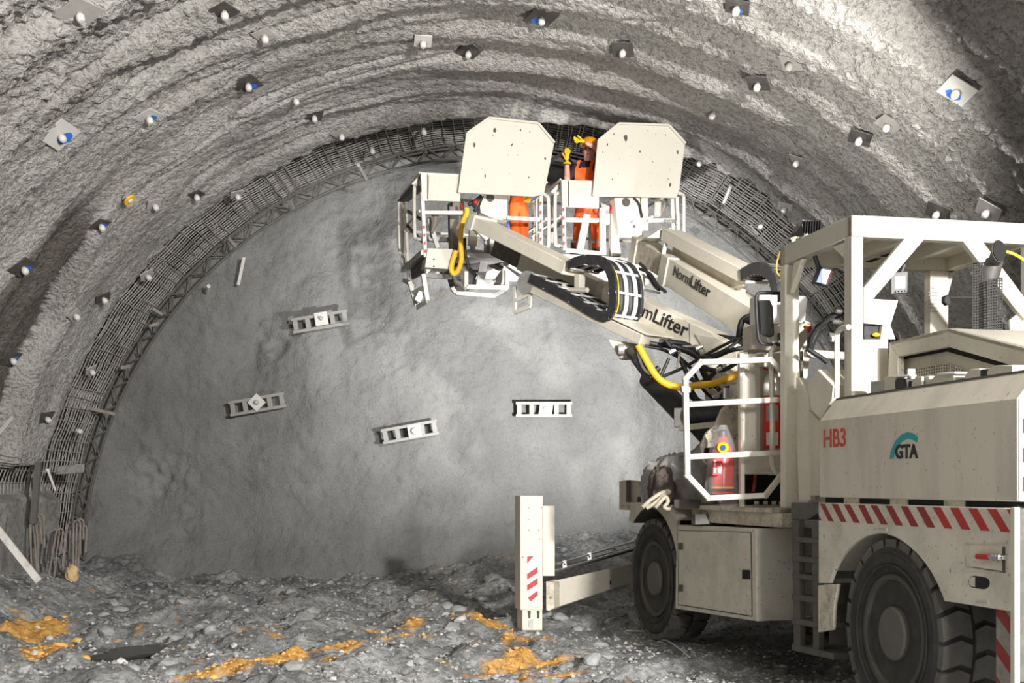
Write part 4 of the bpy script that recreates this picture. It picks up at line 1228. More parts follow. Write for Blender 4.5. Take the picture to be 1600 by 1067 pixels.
V('beam_flange', MB().hull([P(853, 908, Ya - .03), P(866, 910, Ya - .03), P(866, 950, Ya - .03), P(857, 955, Ya - .03), P(853, 953, Ya - .03)], [p + w_ for p in (P(853, 908, Ya - .03), P(866, 910, Ya - .03), P(866, 950, Ya - .03), P(857, 955, Ya - .03), P(853, 953, Ya - .03))]), M['cream_dirty'])
def on_beam(x): return Ya + (x - 858) / 132 * (Yb - Ya) - 0.012
build('beam_eye', MB().prism([P(922, 907, on_beam(922)), P(929, 904, on_beam(929)), P(929, 920, on_beam(929)), P(925, 922, on_beam(925))], (0, 0.02, 0)), M['cream_dusty'], ob)
build('eye_hole', MB().cyl(P(931, 911, on_beam(931)), P(931, 911, on_beam(931) + 0.02), 0.028, 12), M['cream_dirty'], ob)
build('beam_hole', MB().cyl(P(952, 910, on_beam(952)), P(952, 910, on_beam(952) + 0.02), 0.026, 14), M['matte_black'], ob)
for dy, nm in ((0, 0), (11, 1)):
    V('chrome_rod', MB().cyl(P(866, 882.5 + dy * .9, Ya + .1), P(990, 846 + dy * .9, Yb + .1), 0.013, 10), M['chrome'], bevel=0)
V('rod_bed', MB().hull([P(866, 888, Ya + .16), P(866, 896, Ya + .16), P(867, 896, Ya + .3), P(867, 888, Ya + .3)], [P(990, 853, Yb + .16), P(990, 861, Yb + .16), P(991, 861, Yb + .3), P(991, 853, Yb + .3)]), M['plate_dark'])
for x, y in ((882, 882), (921, 870), (960, 859)):
    Yc = Ya + (x - 866) / 124 * (Yb - Ya) + .06
    c = V('rod_clamp', MB().prism([P(x - 4, y - 6, Yc), P(x + 3, y - 7.5, Yc), P(x + 4, y + 4.5, Yc), P(x - 3, y + 6, Yc)], (0, 0.06, 0)), M['alu'])
    build('clamp_bolt', MB().ball(P(x, y - .5, Yc), 0.012, 5), M['plate_dark'], c)

# ---- hinged gate with octagonal frame (swung out from the cab post)
GU = 2.25
gpts = [(1071, 592), (1095, 566), (1203, 562), (1225, 583), (1227, 735), (1196, 774), (1107, 778), (1074, 743)]
def sq(pts, w=0.05, close=True, u=GU, fr=R_):
    mb = MB(); q = up(fr, pts, u)
    n = len(q)
    for i in range(n if close else n - 1):
        a, b = q[i], q[(i + 1) % n]
        d = (b - a).normalized() * 0.02
        mb.bar(a - d, b + d, w, w * 0.9, fr.u)
    return mb
gt = V('hinged_gate', sq(gpts, 0.046), M['cream_clean'], bevel=0.005)
build('gate_rail', sq([(1075, 632), (1224, 624)], 0.046, False), M['cream_clean'], gt, bevel=0.005)
build('gate_rail', sq([(1077, 713.5), (1224, 707)], 0.046, False), M['cream_clean'], gt, bevel=0.005)
build('gate_hinge', MB().cyl(R_.pu(1231, 600, GU), R_.pu(1231, 626, GU), 0.014, 8), M['cream_clean'], gt)
build('gate_hinge', MB().cyl(R_.pu(1233, 704, GU), R_.pu(1233, 732, GU), 0.014, 8), M['cream_clean'], gt)
build('gate_latch', MB().prism(up(R_, [(1065, 603), (1079, 605), (1079, 613), (1067, 613)], GU - 0.03), R_.u * 0.05), M['steel'], gt)
V('bent_handrail', MB().tube(bez([R_.pu(x, y, GU + 0.12) for x, y in ((1212, 541), (1206, 548), (1204.5, 560), (1206, 600), (1207, 650), (1207, 700), (1207, 722), (1210, 734), (1218, 742))], 4), 0.024, 10), M['cream_clean'], bevel=0)
# board behind the gate with a window for the extinguisher
BU = 2.75
mb = MB()
for pts in ([(1158, 553), (1236, 551), (1236, 573), (1158, 573)], [(1158, 573), (1188, 573), (1188, 706), (1158, 706)], [(1226, 573), (1236, 573), (1236, 706), (1226, 706)], [(1158, 706), (1236, 706), (1236, 738), (1158, 738)]):
    mb.prism(up(R_, pts, BU), R_.u * 0.05)
V('equipment_board', mb, M['cream_dusty'], bevel=0.004)
V('board_edge', plate_u(R_, [(1156, 552), (1164, 552), (1164, 792), (1158, 792)], BU - 0.08, 0.06), M['cream'])
V('board_recess', plate_u(R_, [(1160, 560), (1236, 560), (1236, 738), (1160, 738)], BU + 0.28, 0.03), M['cream_dusty'])
V('board_foot', plate_u(R_, [(1164, 736), (1236, 736), (1236, 741), (1164, 741)], BU - 0.02, 0.3), M['cream_dusty'])
V('under_board_gap', plate_u(R_, [(1166, 742), (1232, 742), (1232, 792), (1166, 792)], BU + 0.25, 0.03), M['matte_black'], bevel=0)
V('red_cable', MB().tube(bez([R_.pu(x, y, BU + 0.2) for x, y in ((1180, 741), (1179, 755), (1177, 768))], 3), 0.014, 7), M['redlet'], bevel=0)
for x in (1182, 1196, 1209, 1221):
    V('deck_bolt', MB().cyl(R_.pu(x, 788, BU + 0.1), R_.pu(x, 783, BU + 0.1), 0.022, 8), M['alu'], bevel=0)
# board lights: second thinner upright panel
V('turret_panel', plate_u(R_, [(1128, 640), (1158, 610), (1158, 735), (1118, 735), (1100, 720), (1096, 696), (1104, 676), (1118, 664)], BU + 0.55, 0.05), M['cream_dirty'])
V('turret_window', plate_u(R_, [(1102, 700), (1116, 698), (1116, 712), (1101, 712)], BU + 0.53, 0.02), M['matte_black'], bevel=0)
V('turret_column', MB().hull([P(1080, 720, 12.6), P(1200, 720, 12.6), P(1200, 800, 12.6), P(1080, 800, 12.6)], [P(1080, 720, 13.6), P(1200, 720, 13.6), P(1200, 800, 13.6), P(1080, 800, 13.6)]), M['mud_steel'])
V('turret_plate', MB().prism([P(1100, 560, 12.9), P(1160, 560, 12.9), P(1175, 790, 12.9), P(1090, 790, 12.9), P(1112, 640, 12.9)], fr.u * 0.12), M['cream_dusty'])

# ------------------------------------------------------------------ booms
UPZ = Vector((0, 0, 1))
class Boom:
    def __init__(s, a, b):
        s.a, s.b = a, b
        s.d = (b - a).normalized()
        h = Vector((s.d.x, s.d.y, 0)).normalized()
        s.r = Vector((h.y, -h.x, 0))          # away to the right
        s.n = s.r.cross(s.d)
        if s.n.z < 0: s.n = -s.n
    def hit(s, px, py, off=0.0):
        """pixel on the left side face"""
        n = s.r; r = Vector(((px - CX) / F, 1.0, (HY - py) / F))
        t = ((s.a - Vector((0, 0, CZ))).dot(n) + off) / r.dot(n)
        return Vector((0, 0, CZ)) + r * t
    def box(s, a, b, w, h, dr=0.0):
        q = [a + s.r * dr, a + s.r * (dr + w), a + s.r * (dr + w) - s.n * h, a + s.r * dr - s.n * h]
        return MB().hull(q, [p + (b - a) for p in q])

def chain(boom, path, w, th, n, label=None, off=-0.02, alu=True):
    """energy chain: path of pixels on the boom's side plane, band w wide"""
    pts = bez([boom.hit(x, y, off) for x, y in path], 8)
    L = [0]
    for i in range(1, len(pts)): L.append(L[-1] + (pts[i] - pts[i - 1]).length)
    def at(s_):
        s_ = max(0, min(L[-1] - 1e-6, s_))
        for i in range(1, len(L)):
            if L[i] >= s_:
                t = (s_ - L[i - 1]) / max(1e-9, L[i] - L[i - 1]); p = pts[i - 1].lerp(pts[i], t)
                return p, (pts[i] - pts[i - 1]).normalized()
    step = L[-1] / n
    root = None
    side = MB(); far = MB()
    for k in range(n):
        p, d = at((k + 0.5) * step)
        nn = boom.r.cross(d).normalized()
        for e in (0.0, w - 0.035):
            o = p + boom.r * e
            a0 = o - d * step * 0.56 - nn * th / 2
            (far if e else side).box(a0, d * step * 1.12, nn * th, boom.r * 0.035)
    root = V('energy_chain', side, M['black'], bevel=0.003, label=label)
    build('far_link_row', far, M['black'], root, bevel=0.003)
    me = []
    for k in range(0, n, 3 if alu else 1):
        p, d = at((k + 0.5) * step)
        nn = boom.r.cross(d).normalized()
        for sgn in (1, -1):
            mb = MB(); o = p + nn * sgn * th * 0.46 - d * step * 0.16
            mb.box(o, d * step * 0.36, nn * 0.014, boom.r * w)
            build('chain_crossbar', mb, M['alu'] if alu else M['plate_dark'], root)
    for j in range(5):
        e = w * (0.14 + 0.17 * j)
        h_ = MB().tube([p + boom.r * e for p in pts[::2] + [pts[-1]]], min(th * 0.40, w * 0.07 + 0.005 * (j % 2)), 8)
        build('chain_hose', h_, M['hose'] if j in (1, 3) else (M['alu'] if j != 0 else M['yellow']) if alu else M['hose'], root)
    return root

# left boom
YL = lambda x: 13.0 + (1160 - x) * 3.0 / 420
PL = lambda x, y: P(x, y, YL(x))
Lb = Boom(PL(1160, 541), PL(740, 349))
V('boom_outer_tube', Lb.box(Lb.hit(1158, 540), Lb.hit(940, 440), 0.34, 0.37), M['cream'])
V('boom_outer_collar', Lb.box(Lb.hit(946, 441), Lb.hit(938, 437), 0.38, 0.40, -0.02), M['cream_clean'])
V('boom_inner_tube', Lb.box(Lb.hit(940, 443), Lb.hit(815, 385), 0.28, 0.30, 0.03), M['cream_dusty'])
V('boom_tip_tube', Lb.box(Lb.hit(838, 398), Lb.hit(770, 366), 0.22, 0.27, 0.06), M['plate_dark'])
V('boom_lower_channel', Lb.box(Lb.hit(1003, 523, -0.5), Lb.hit(832, 444, -0.5), 0.52, 0.11, 0.0), M['cream_dusty'])
V('channel_top', Lb.box(Lb.hit(1010, 521, -0.48), Lb.hit(945, 490, -0.48), 0.5, 0.02, 0.0), M['cream'])
V('boom_side_patch', MB().prism([Lb.hit(1077, 504, -0.012), Lb.hit(1112, 520, -0.012), Lb.hit(1140, 545, -0.012), Lb.hit(1118, 560, -0.012), Lb.hit(1078, 543, -0.012)], Lb.r * 0.02), M['cream'])
V('boom_root_plate', MB().prism([Lb.hit(1085, 522, -.03), Lb.hit(1118, 527, -.03), Lb.hit(1150, 545, -.03), Lb.hit(1152, 590, -.03), Lb.hit(1128, 620, -.03), Lb.hit(1112, 590, -.03), Lb.hit(1108, 560, -.03)], Lb.r * 0.06), M['cream_dusty'])
V('boom_root_opening', Lb.box(Lb.hit(1163, 527), Lb.hit(1118, 521), 0.2, 0.14, 0.02), M['matte_black'], bevel=0)
V('chain_tray', Lb.box(Lb.hit(884, 409, -0.5), Lb.hit(738, 338, -0.5), 0.36, 0.15, 0.0), M['cream'])
V('tray_end_bracket', Lb.box(Lb.hit(742, 336, -0.52), Lb.hit(734, 333, -0.52), 0.40, 0.2, 0.0), M['cream_clean'])
V('tray_support', MB().prism([Lb.hit(897, 428, -.3), Lb.hit(906, 428, -.3), Lb.hit(905, 452, -.3), Lb.hit(897, 452, -.3)], Lb.r * 0.1), M['cream_clean'])
V('tray_roller', MB().tube(bez([Lb.hit(880, 446, -0.35), Lb.hit(886, 452, -0.35), Lb.hit(900, 453, -0.35), Lb.hit(918, 453, -0.35)], 4), 0.03, 8), M['cream_clean'], bevel=0)
chain(Lb, [(887, 414), (904, 407), (926, 405), (944, 412), (954, 430), (957, 450), (957, 472), (953, 487), (943, 495), (922, 486), (890, 466), (858, 449), (828, 434)], 0.48, 0.11, 34, 'black link chain with metal crossbars and hoses', off=-0.53)
mb = MB(); c_ = Lb.hit(821, 441, -0.5)
mb.lathe([(0.10, 0.0), (0.14, 0.0), (0.14, 0.06), (0.10, 0.06)], c_, Lb.r, 28)
V('guide_wheel', mb, M['steel'], bevel=0)
for pts in ([(804, 448), (805, 488)], [(829, 446), (828, 478)], [(805, 488), (829, 478)], [(805, 470), (829, 458)]):
    V('step_frame_bar', MB().bar(Lb.hit(*pts[0], -.45), Lb.hit(*pts[1], -.45), 0.03, 0.05), M['rail'], bevel=0.003)
def boom_text(B, x0, y0, x1, y1, x2, y2, cap, off, e1=(0, 0)):
    """light word then bold word along the boom side; pixel baseline points"""
    p0, p1, p2 = B.hit(x0, y0, off), B.hit(x1, y1, off), B.hit(x2, y2, off)
    ax = -B.d; n = B.n
    q0 = p0; L1 = (p1 - p0).dot(ax); L2 = (p2 - p1).dot(ax)
    q1 = p0 + ax * (L1)
    lettering('boom_lettering', 'Norm', q0, ax, n, cap / 0.70, M['ink'], VEH, L1 * 0.96, bold=0.0, depth=0.002)
    lettering('boom_lettering', 'Lifter', q1, ax, n, cap / 0.70, M['ink'], VEH, L2, bold=0.0035, depth=0.002)
boom_text(Lb, 966, 477, 1019, 501, 1072, 526, 0.15, -0.004)
# right boom
YR = lambda x: 13.0 + (1180 - x) * 2.0 / 140
PR = lambda x, y: P(x, y, YR(x))
Rb = Boom(PR(1180, 485), PR(1040, 401))
V('boom_outer_tube', Rb.box(Rb.hit(1215, 506), Rb.hit(1040, 401), 0.34, 0.33), M['cream'])
V('boom_outer_collar', Rb.box(Rb.hit(1046, 402.5), Rb.hit(1036, 396.5), 0.38, 0.36, -0.02), M['cream_clean'])
V('boom_inner_tube', Rb.box(Rb.hit(1040, 402), Rb.hit(985, 371), 0.27, 0.28, 0.035), M['cream_dirty'])
V('boom_inner_collar', Rb.box(Rb.hit(994, 374), Rb.hit(986, 369), 0.32, 0.33, 0.01), M['cream_dusty'])
V('chain_tray', Rb.box(P(1158, 419.5, 13.5), P(1035, 357, 15.2), 0.26, 0.15), M['cream'])
V('tray_shadow_web', Rb.box(P(1150, 436, 13.62), P(1042, 374, 15.2), 0.06, 0.18, 0.1), M['cream_dusty'])
for x, y in ((1042, 378), (1062, 388)):
    V('tray_support', MB().bar(P(x, y - 8, 15.2), P(x - 6, y + 22, 15.2), 0.05, 0.05), M['cream_clean'])
V('tray_end_bracket', MB().prism([P(1010, 372, 15.3), P(1034, 356, 15.3), P(1036, 372, 15.3)], (0.05, 0.2, 0)), M['cream_clean'])
class PseudoBoom(Boom): pass
Rt = Boom(P(1158, 419.5, 13.5), P(1035, 357, 15.2))
chain(Rt, [(1157, 430), (1172, 421), (1188, 419), (1201, 427), (1208, 442), (1210, 462), (1206, 480)], 0.24, 0.13, 13, 'dark link chain of the far boom', off=-0.02, alu=False)
V('chain_stand', MB().bar(P(1176, 442, 13.4), P(1176, 466, 13.4), 0.07, 0.05).bar(P(1164, 441, 13.4), P(1200, 442, 13.4), 0.06, 0.03), M['cream_clean'])
boom_text(Rb, 1051.5, 430.0, 1078, 446, 1108, 464, 0.125, -0.004)
# lift cylinders, hoses
V('cylinder_rod', MB().cyl(P(984, 548, 13.6), P(1016, 592, 13.2), 0.055, 14), M['plate_dark'], bevel=0)
V('lift_cylinder', MB().cyl(P(1014, 590, 13.2), P(1074, 652, 12.7), 0.12, 18), M['black'], bevel=0)
V('cylinder_bracket', MB().prism([P(950, 530, 13.7), P(985, 536, 13.7), P(983, 558, 13.7), P(968, 562, 13.7)], (0.1, 0.1, 0)), M['cream_dusty'])
V('cylinder_pin', MB().cyl(P(966, 546, 13.6), P(975, 546, 13.6) , 0.06, 14), M['steel'], bevel=0)
V('slew_cylinder', MB().cyl(P(1070, 650, 12.4), P(1134, 645, 12.2), 0.085, 16), M['black'], bevel=0)
V('cylinder_head', MB().prism([P(1053, 637, 12.4), P(1067, 637, 12.4), P(1067, 669, 12.4), P(1053, 667, 12.4)], (0.05, 0.15, 0)), M['steel'])
V('tie_bar', MB().bar(P(1062, 669, 12.4), P(1128, 662, 12.2), 0.05, 0.06), M['cream_dusty'])
V('lower_link', MB().prism([P(1076, 672, 12.6), P(1112, 668, 12.6), P(1114, 700, 12.6), P(1096, 694, 12.6)], (0.1, 0.2, 0)), M['plate_dark'])
V('yellow_sleeve_hose', MB().tube(bez([P(x, y, 12.35) for x, y in ((997, 539), (1004, 552), (1014, 570), (1026, 588), (1042, 600), (1065, 605), (1090, 602), (1115, 599), (1140, 590), (1160, 581), (1177, 573))], 5), 0.036, 12), M['yellow'], bevel=0, label='yellow sleeved hose')
hs = [((1008, 540), (1040, 548), (1075, 570), (1100, 610), (1128, 632)), ((1015, 536), (1060, 545), (1090, 560), (1105, 590), (1125, 610)), ((1030, 534), (1070, 538), (1090, 555), (1098, 580), (1112, 606)),
      ((1000, 548), (1012, 585), (1028, 590), (1060, 578), (1090, 562), (1120, 545), (1150, 530)), ((1040, 532), (1062, 560), (1078, 590), (1100, 596), (1128, 570)), ((1075, 614), (1090, 626), (1108, 630), (1130, 618), (1136, 600)),
      ((1086, 555), (1110, 556), (1130, 548), (1150, 535), (1165, 520)), ((1080, 610), (1098, 634), (1118, 634), (1135, 630)), ((995, 545), (1003, 572), (1016, 584), (1030, 574)), ((1045, 560), (1036, 580), (1032, 590)),
      ((1050, 540), (1085, 552), (1100, 574), (1130, 578), (1160, 560)), ((1154, 528), (1158, 505), (1166, 496), (1180, 494)), ((1170, 540), (1172, 552), (1184, 562), (1204, 566)), ((1112, 560), (1140, 548), (1168, 540), (1178, 520))]
for k, h_ in enumerate(hs):
    V('hydraulic_hose', MB().tube(bez([P(x, y, 12.75 - 0.045 * k) for x, y in h_], 5), 0.018 + 0.007 * (k % 3), 8), M['hose'], bevel=0)
for x, y in ((1050, 549), (1092, 543), (1122, 578), (1118, 619), (1145, 545)):
    V('hose_fitting', MB().cyl(P(x - 4, y + 2, 12.3), P(x + 5, y - 2, 12.3), 0.028, 8), M['chrome'], bevel=0)
V('hose_guide', MB().bar(P(1063, 542, 12.45), P(1058, 576, 12.45), 0.03, 0.02).bar(P(1063, 542, 12.45), P(1090, 540, 12.45), 0.03, 0.02), M['cream_clean'], bevel=0)
V('valve_tap', MB().cyl(P(1134, 606, 11.6), P(1134, 622, 11.6), 0.03, 10).bar(P(1125, 603, 11.58), P(1150, 599, 11.58), 0.025, 0.02), M['chrome'], bevel=0)
V('work_lamp', MB().ball(P(1176, 500, 12.2), 0.07, 8, (1.3, 1, 0.7)), M['black'], bevel=0)
V('work_lamp', MB().ball(P(1178, 489, 12.3), 0.06, 8, (0.8, 1, 1.1)), M['black'], bevel=0)
V('dark_junction', MB().ball(P(1146, 648, 12.1), 0.09, 8, (0.8, 1, 1.3)), M['black'], bevel=0)
# ------------------------------------------------------------------ work baskets (parts of the vehicle)
def tube_u(fr, pts, r, du=0.0, mat='rail', name='rail', parent=None, smooth=0):
    """pixel points with their own depth u"""
    q = [fr.pu(x, y, u) for x, y, u in pts]
    return V(name, MB().tube(bez(q, smooth) if smooth else q, r, 8), M[mat], parent, bevel=0)
def bar_u(fr, a, b, w, h, mat, name, parent=None):
    return V(name, MB().bar(fr.pu(*a), fr.pu(*b), w, h, fr.u), M[mat], parent, bevel=0.003)
def red_marks(fr, x0, y0, x1, y1, n, parent, u=-0.03, w=3.2):
    for i in range(n):
        t0 = (i + 0.25) / n; t1 = t0 + 0.4 / n
        xa, ya, xb, yb = x0 + (x1 - x0) * t0, y0 + (y1 - y0) * t0, x0 + (x1 - x0) * t1, y0 + (y1 - y0) * t1
        build('red_mark', MB().prism([fr.pu(xa, ya, u), fr.pu(xa + w, ya - 1.5, u), fr.pu(xb + w, yb - 1.5, u), fr.pu(xb, yb, u)], fr.u * 0.003), M['red'], parent)

def screen_panel(fr, pts, lip, label, marks):
    o = V('screen_panel', plate_u(fr, pts, -0.10, 0.03), M['cream_clean'], bevel=0.008, label=label)
    mb = MB()
    for a, b in lip:
        p, q = fr.pu(*a, -0.115), fr.pu(*b, -0.115)
        mb.bar(p, q, 0.03, 0.03, fr.u)
    build('panel_lip', mb, M['cream_clean'], o, bevel=0.003, kind='stuff')
    rr = random.Random(len(marks))
    for k, (x, y, s) in enumerate(marks):
        c = fr.pu(x, y, -0.104)
        q = []
        for i in range(7):
            a = 2 * math.pi * i / 7
            r_ = s * rr.uniform(0.6, 1.7)
            q.append(c + fr.v * math.cos(a) * r_ * 0.55 + Vector((0, 0, math.sin(a) * r_)))
        build('paint_chip', MB().prism(q, fr.u * 0.006), M['rim'], o)
    return o
screen_panel(BL, [(764.5, 184), (841, 192.5), (866.5, 223), (850, 304), (833, 307), (716.5, 301), (730, 208)],
             (((730, 208), (764.5, 184)), ((764.5, 184), (841, 192.5)), ((841, 192.5), (866.5, 223)), ((717, 301), (730, 208))), 'eight-sided screen on the left basket',
             [(741, 227, .03), (773, 204, .03), (770, 212, .01), (800, 226, .018), (813, 203, .015), (809, 242, .008), (794, 242, .006), (852, 248, .02), (758, 275, .02), (826, 277, .015), (796, 271, .008), (828, 206, .008)])
screen_panel(BR, [(967, 193), (1045, 195.5), (1071, 224), (1061, 300), (1057, 309), (927, 306.5), (935, 219)],
             (((935, 219), (967, 193)), ((967, 193), (1045, 195.5)), ((1045, 195.5), (1071, 224)), ((927, 306), (935, 219))), 'eight-sided screen on the right basket',
             [(978, 217, .045), (949, 226, .02), (959, 209, .012), (1000, 237, .012), (1020, 253, .01), (1059, 238, .02), (1044, 280, .012), (1047, 289, .03), (957, 280, .012), (1025, 210, .008), (1040, 211, .01), (942, 238, .008), (1012, 204, .007)])

def basket(fr, fl):
    W_ = 1.75
    zf = fl
    V('basket_floor', MB().fbox(fr, 0.0, 1.4, 0.0, W_, zf - 0.07, zf), M['steel'])
    mb = MB()
    pts = []
    V('basket_toe_board', MB().fbox(fr, 1.38, 1.4, 0.0, W_, zf, zf + 0.15), M['cream_dusty'])
    for u, v in ((1.38, 0.02), (1.38, W_ - 0.02), (1.38, 0.9)):
        V('basket_post', MB().bar(fr.W(u, v, zf), fr.W(u, v, zf + 1.02), 0.04, 0.04, fr.u), M['rail'], bevel=0.003)
    for z in (0.52, 1.02):
        V('basket_rail', MB().tube([fr.W(0.05, 0.0, zf + z), fr.W(1.38, 0.0, zf + z), fr.W(1.38, W_, zf + z), fr.W(0.05, W_, zf + z)], 0.02, 8), M['rail'], bevel=0)
basket(BL, 4.73)
basket(BR, 4.79)

# left basket, rear side as photographed
u = 0.0
bp = [V('basket_post', MB().bar(BL.pu(659.5, 300, u), BL.pu(664.5, 402, u), 0.045, 0.045, BL.u), M['white'], bevel=0.003)]
red_marks(BL, 660.5, 350, 663.5, 400, 4, bp[0])
g = V('guard_panel', plate_u(BL, [(657.5, 269), (720, 272), (719, 315), (659.5, 313.5)], -0.04, 0.06), M['cream'], bevel=0.005)
build('panel_inset', plate_u(BL, [(670, 274), (720, 276), (719, 315), (669, 313)], -0.055, 0.012), M['cream_clean'], g, bevel=0.003)
build('panel_groove', plate_u(BL, [(667.5, 272), (669.3, 272), (669.3, 311), (667.5, 311)], -0.045, 0.008), M['rim'], g)
bar_u(BL, (662, 332.5, u), (726, 333, u), 0.05, 0.06, 'rail', 'basket_rail')
bar_u(BL, (792, 341, u), (848, 343.5, u), 0.05, 0.06, 'rail', 'basket_rail')
o = V('basket_post', MB().bar(BL.pu(845, 305, u), BL.pu(845, 384, u), 0.045, 0.045, BL.u), M['white'], bevel=0.003)
red_marks(BL, 843.8, 312, 843.8, 382, 5, o, w=2.6)
tube_u(BL, [(850, 303, .1), (855, 307, .2), (857, 316, .25), (857, 382, .25), (852, 386, .2), (847, 384, .1)], 0.022, name='side_grab_loop', smooth=3)
bar_u(BL, (838, 310, .3), (838, 378, .3), 0.03, 0.03, 'rail', 'basket_post')
# left side loops
tube_u(BL, [(658, 288, .1), (651, 289, .15), (647.5, 296, .2), (648, 366, .2), (652, 373, .15), (659, 374, .1)], 0.024, name='side_grab_loop', smooth=3)
tube_u(BL, [(634, 316, 1.2), (626, 317, 1.2), (622.5, 324, 1.2), (624, 388, 1.2), (628, 396, 1.2), (635, 399, 1.2)], 0.024, name='side_grab_loop', smooth=3)
tube_u(BL, [(634, 305, 1.15), (635, 360, 1.15), (638, 430, 1.15), (640, 444, 1.15)], 0.024, name='basket_post')
V('control_desk', MB().prism([BL.pu(657, 273, .02), BL.pu(654, 290, .02), BL.pu(622, 318, 1.3), BL.pu(621, 313, 1.3)], BL.v * 0.12), M['plate_dark'])
V('desk_edge', plate_u(BL, [(653, 276), (658, 279), (649, 290), (643, 287)], 0.15, 0.04), M['cream'])
for (x0, y0, x1, y1) in ((636, 352, 660, 378), (638, 330, 662, 345)):
    bar_u(BL, (x0, y0, .9), (x1, y1, .2), 0.035, 0.035, 'mud_steel', 'side_brace')
V('side_mesh_plate', MB().prism([BL.pu(640, 406, 1.1), BL.pu(663, 400, .05), BL.pu(663, 425, .05), BL.pu(643, 437, 1.1)], BL.v * 0.03), M['plate_dark'])
V('lower_box', plate_u(BL, [(668, 387.5), (708, 389), (702, 420.5), (664, 417.5)], -0.06, 0.25), M['cream_clean'], bevel=0.006)
for y in (405, 416): V('box_bolt', MB().ball(BL.pu(678, y, -0.065), 0.012, 5), M['ink'], bevel=0)
# tools and wear inside the left basket
V('basket_inner_column', plate_u(BL, [(702, 316), (718, 316), (716, 390), (704, 390)], 0.35, 0.12), M['rust'])
V('hanging_tool', MB().tube(bez([BL.pu(674, 328, .15), BL.pu(680, 340, .15), BL.pu(677, 356, .15), BL.pu(675, 364, .15)], 3), [0.02, 0.03, 0.045, 0.05, 0.045, 0.04, 0.03, 0.025, 0.02, 0.02], 7), M['rust'], bevel=0)
bar_u(BL, (670, 340, .3), (676, 372, .3), 0.05, 0.03, 'steel', 'inner_stay')
bar_u(BL, (676, 362, .2), (684, 388, .2), 0.06, 0.04, 'steel', 'inner_stay')
bar_u(BL, (668, 373, .6), (704, 375, .6), 0.06, 0.05, 'steel', 'inner_beam')
# step frame under the left end
for a, b in (((640, 440, .4), (652, 480, .4)), ((661, 428, .1), (668, 470, .1)), ((652, 480, .4), (668, 470, .1)), ((645, 458, .4), (664, 448, .1)), ((632, 438, 1.2), (646, 446, .5)), ((668, 470, .1), (706, 452, .4)), ((664, 430, .1), (704, 433, .4)), ((664, 426, .1), (672, 418, .1))):
    bar_u(BL, a, b, 0.06, 0.05, 'steel', 'step_bar')
bar_u(BL, (651, 461, .2), (660, 466, .2), 0.14, 0.03, 'alu', 'step_plate')
# hanging bracket and rotator under the basket
V('rotator_plate', plate_u(BL, [(703, 419), (728, 410), (746, 428), (738, 450), (712, 450)], 0.5, 0.3), M['plate_dark'])
fb_ = [((728, 424, .1), (728, 449, .1)), ((728, 448, .1), (793, 449, .1)), ((792, 423, .1), (792, 450, .1)), ((706, 449, .3), (712, 458, .3)), ((712, 458, .3), (772, 462, .3)), ((772, 462, .3), (792, 450, .1)), ((712, 440, .3), (728, 450, .1))]
for k, (a, b) in enumerate(fb_):
    bar_u(BL, a, b, 0.055, 0.05, 'cream' if k < 3 else 'steel', 'under_frame')
bar_u(BL, (756, 408, .3), (750, 444, .3), 0.11, 0.04, 'steel', 'link_arm')
bar_u(BL, (790, 424, .3), (776, 444, .3), 0.12, 0.04, 'steel', 'link_arm')
V('rotator_base', plate_u(BL, [(744, 436), (790, 436), (786, 444), (744, 446)], 0.3, 0.3), M['steel'])
bar_u(BL, (740, 356, .2), (738, 384, .2), 0.11, 0.06, 'cream_dusty', 'link_arm')
bar_u(BL, (738, 382, .2), (739, 402, .2), 0.06, 0.06, 'steel', 'link_arm')
tube_u(BL, [(733, 396, .2), (755, 398, .2)], 0.06, mat='steel', name='rotator_pin')
V('rotator_pin', MB().cyl(BL.pu(733, 398, .15), BL.pu(733, 398, .3), 0.07, 14), M['steel'], bevel=0)
V('hanging_chain', MB().tube(bez([BL.pu(757, 366, .3), BL.pu(759, 385, .3), BL.pu(757, 405, .3)], 4), 0.025, 6), M['steel'], bevel=0)
V('valve_block', plate_u(BL, [(765, 368), (777, 368), (776, 397), (765, 395)], 0.2, 0.15), M['steel'])
bar_u(BL, (748, 360, .1), (762, 374, .1), 0.08, 0.03, 'white', 'stay_plate')
V('valve_cluster', plate_u(BL, [(762, 400), (790, 404), (786, 420), (760, 408)], 0.35, 0.2), M['plate_dark'])
tube_u(BL, [(796, 411, .1), (818, 424, .1)], 0.05, mat='white', name='slave_cylinder')
tube_u(BL, [(790, 408, .25), (815, 428, .25)], 0.06, mat='black', name='slave_cylinder')
# yellow hose loop
V('yellow_sleeve_hose', MB().tube(bez([BL.pu(x, y, -0.1) for x, y in ((729, 325), (729, 334), (724, 345), (720.5, 360), (720, 385), (721, 405), (716, 422), (709, 428), (705, 420), (708, 405), (712, 392))], 5), 0.034, 10), M['yellow'], bevel=0, label='yellow sleeved hose')
V('hydraulic_hose', MB().tube(bez([BL.pu(x, y, -0.05) for x, y in ((726, 372), (727, 395), (731, 412), (732, 420))], 5), 0.022, 8), M['hose'], bevel=0)
for k, (pts) in enumerate((((732, 320), (745, 312), (752, 306)), ((737, 318), (744, 325), (741, 330)), ((752, 330), (756, 318), (760, 308)))):
    V('hydraulic_hose', MB().tube(bez([BL.pu(x, y, .3) for x, y in pts], 4), 0.025, 7), M['hose'], bevel=0)
V('red_fitting', MB().ball(BL.pu(743, 316, .25), 0.04, 6), M['red'], bevel=0)
V('red_fitting', MB().ball(BL.pu(721, 322, .1), 0.03, 6, (0.7, 1, 1.5)), M['red'], bevel=0)
cp = V('tilt_column', plate_u(BL, [(757, 304), (793, 304), (793, 346), (772, 342), (751, 332), (750, 322)], 0.25, 0.2), M['cream'], bevel=0.006)
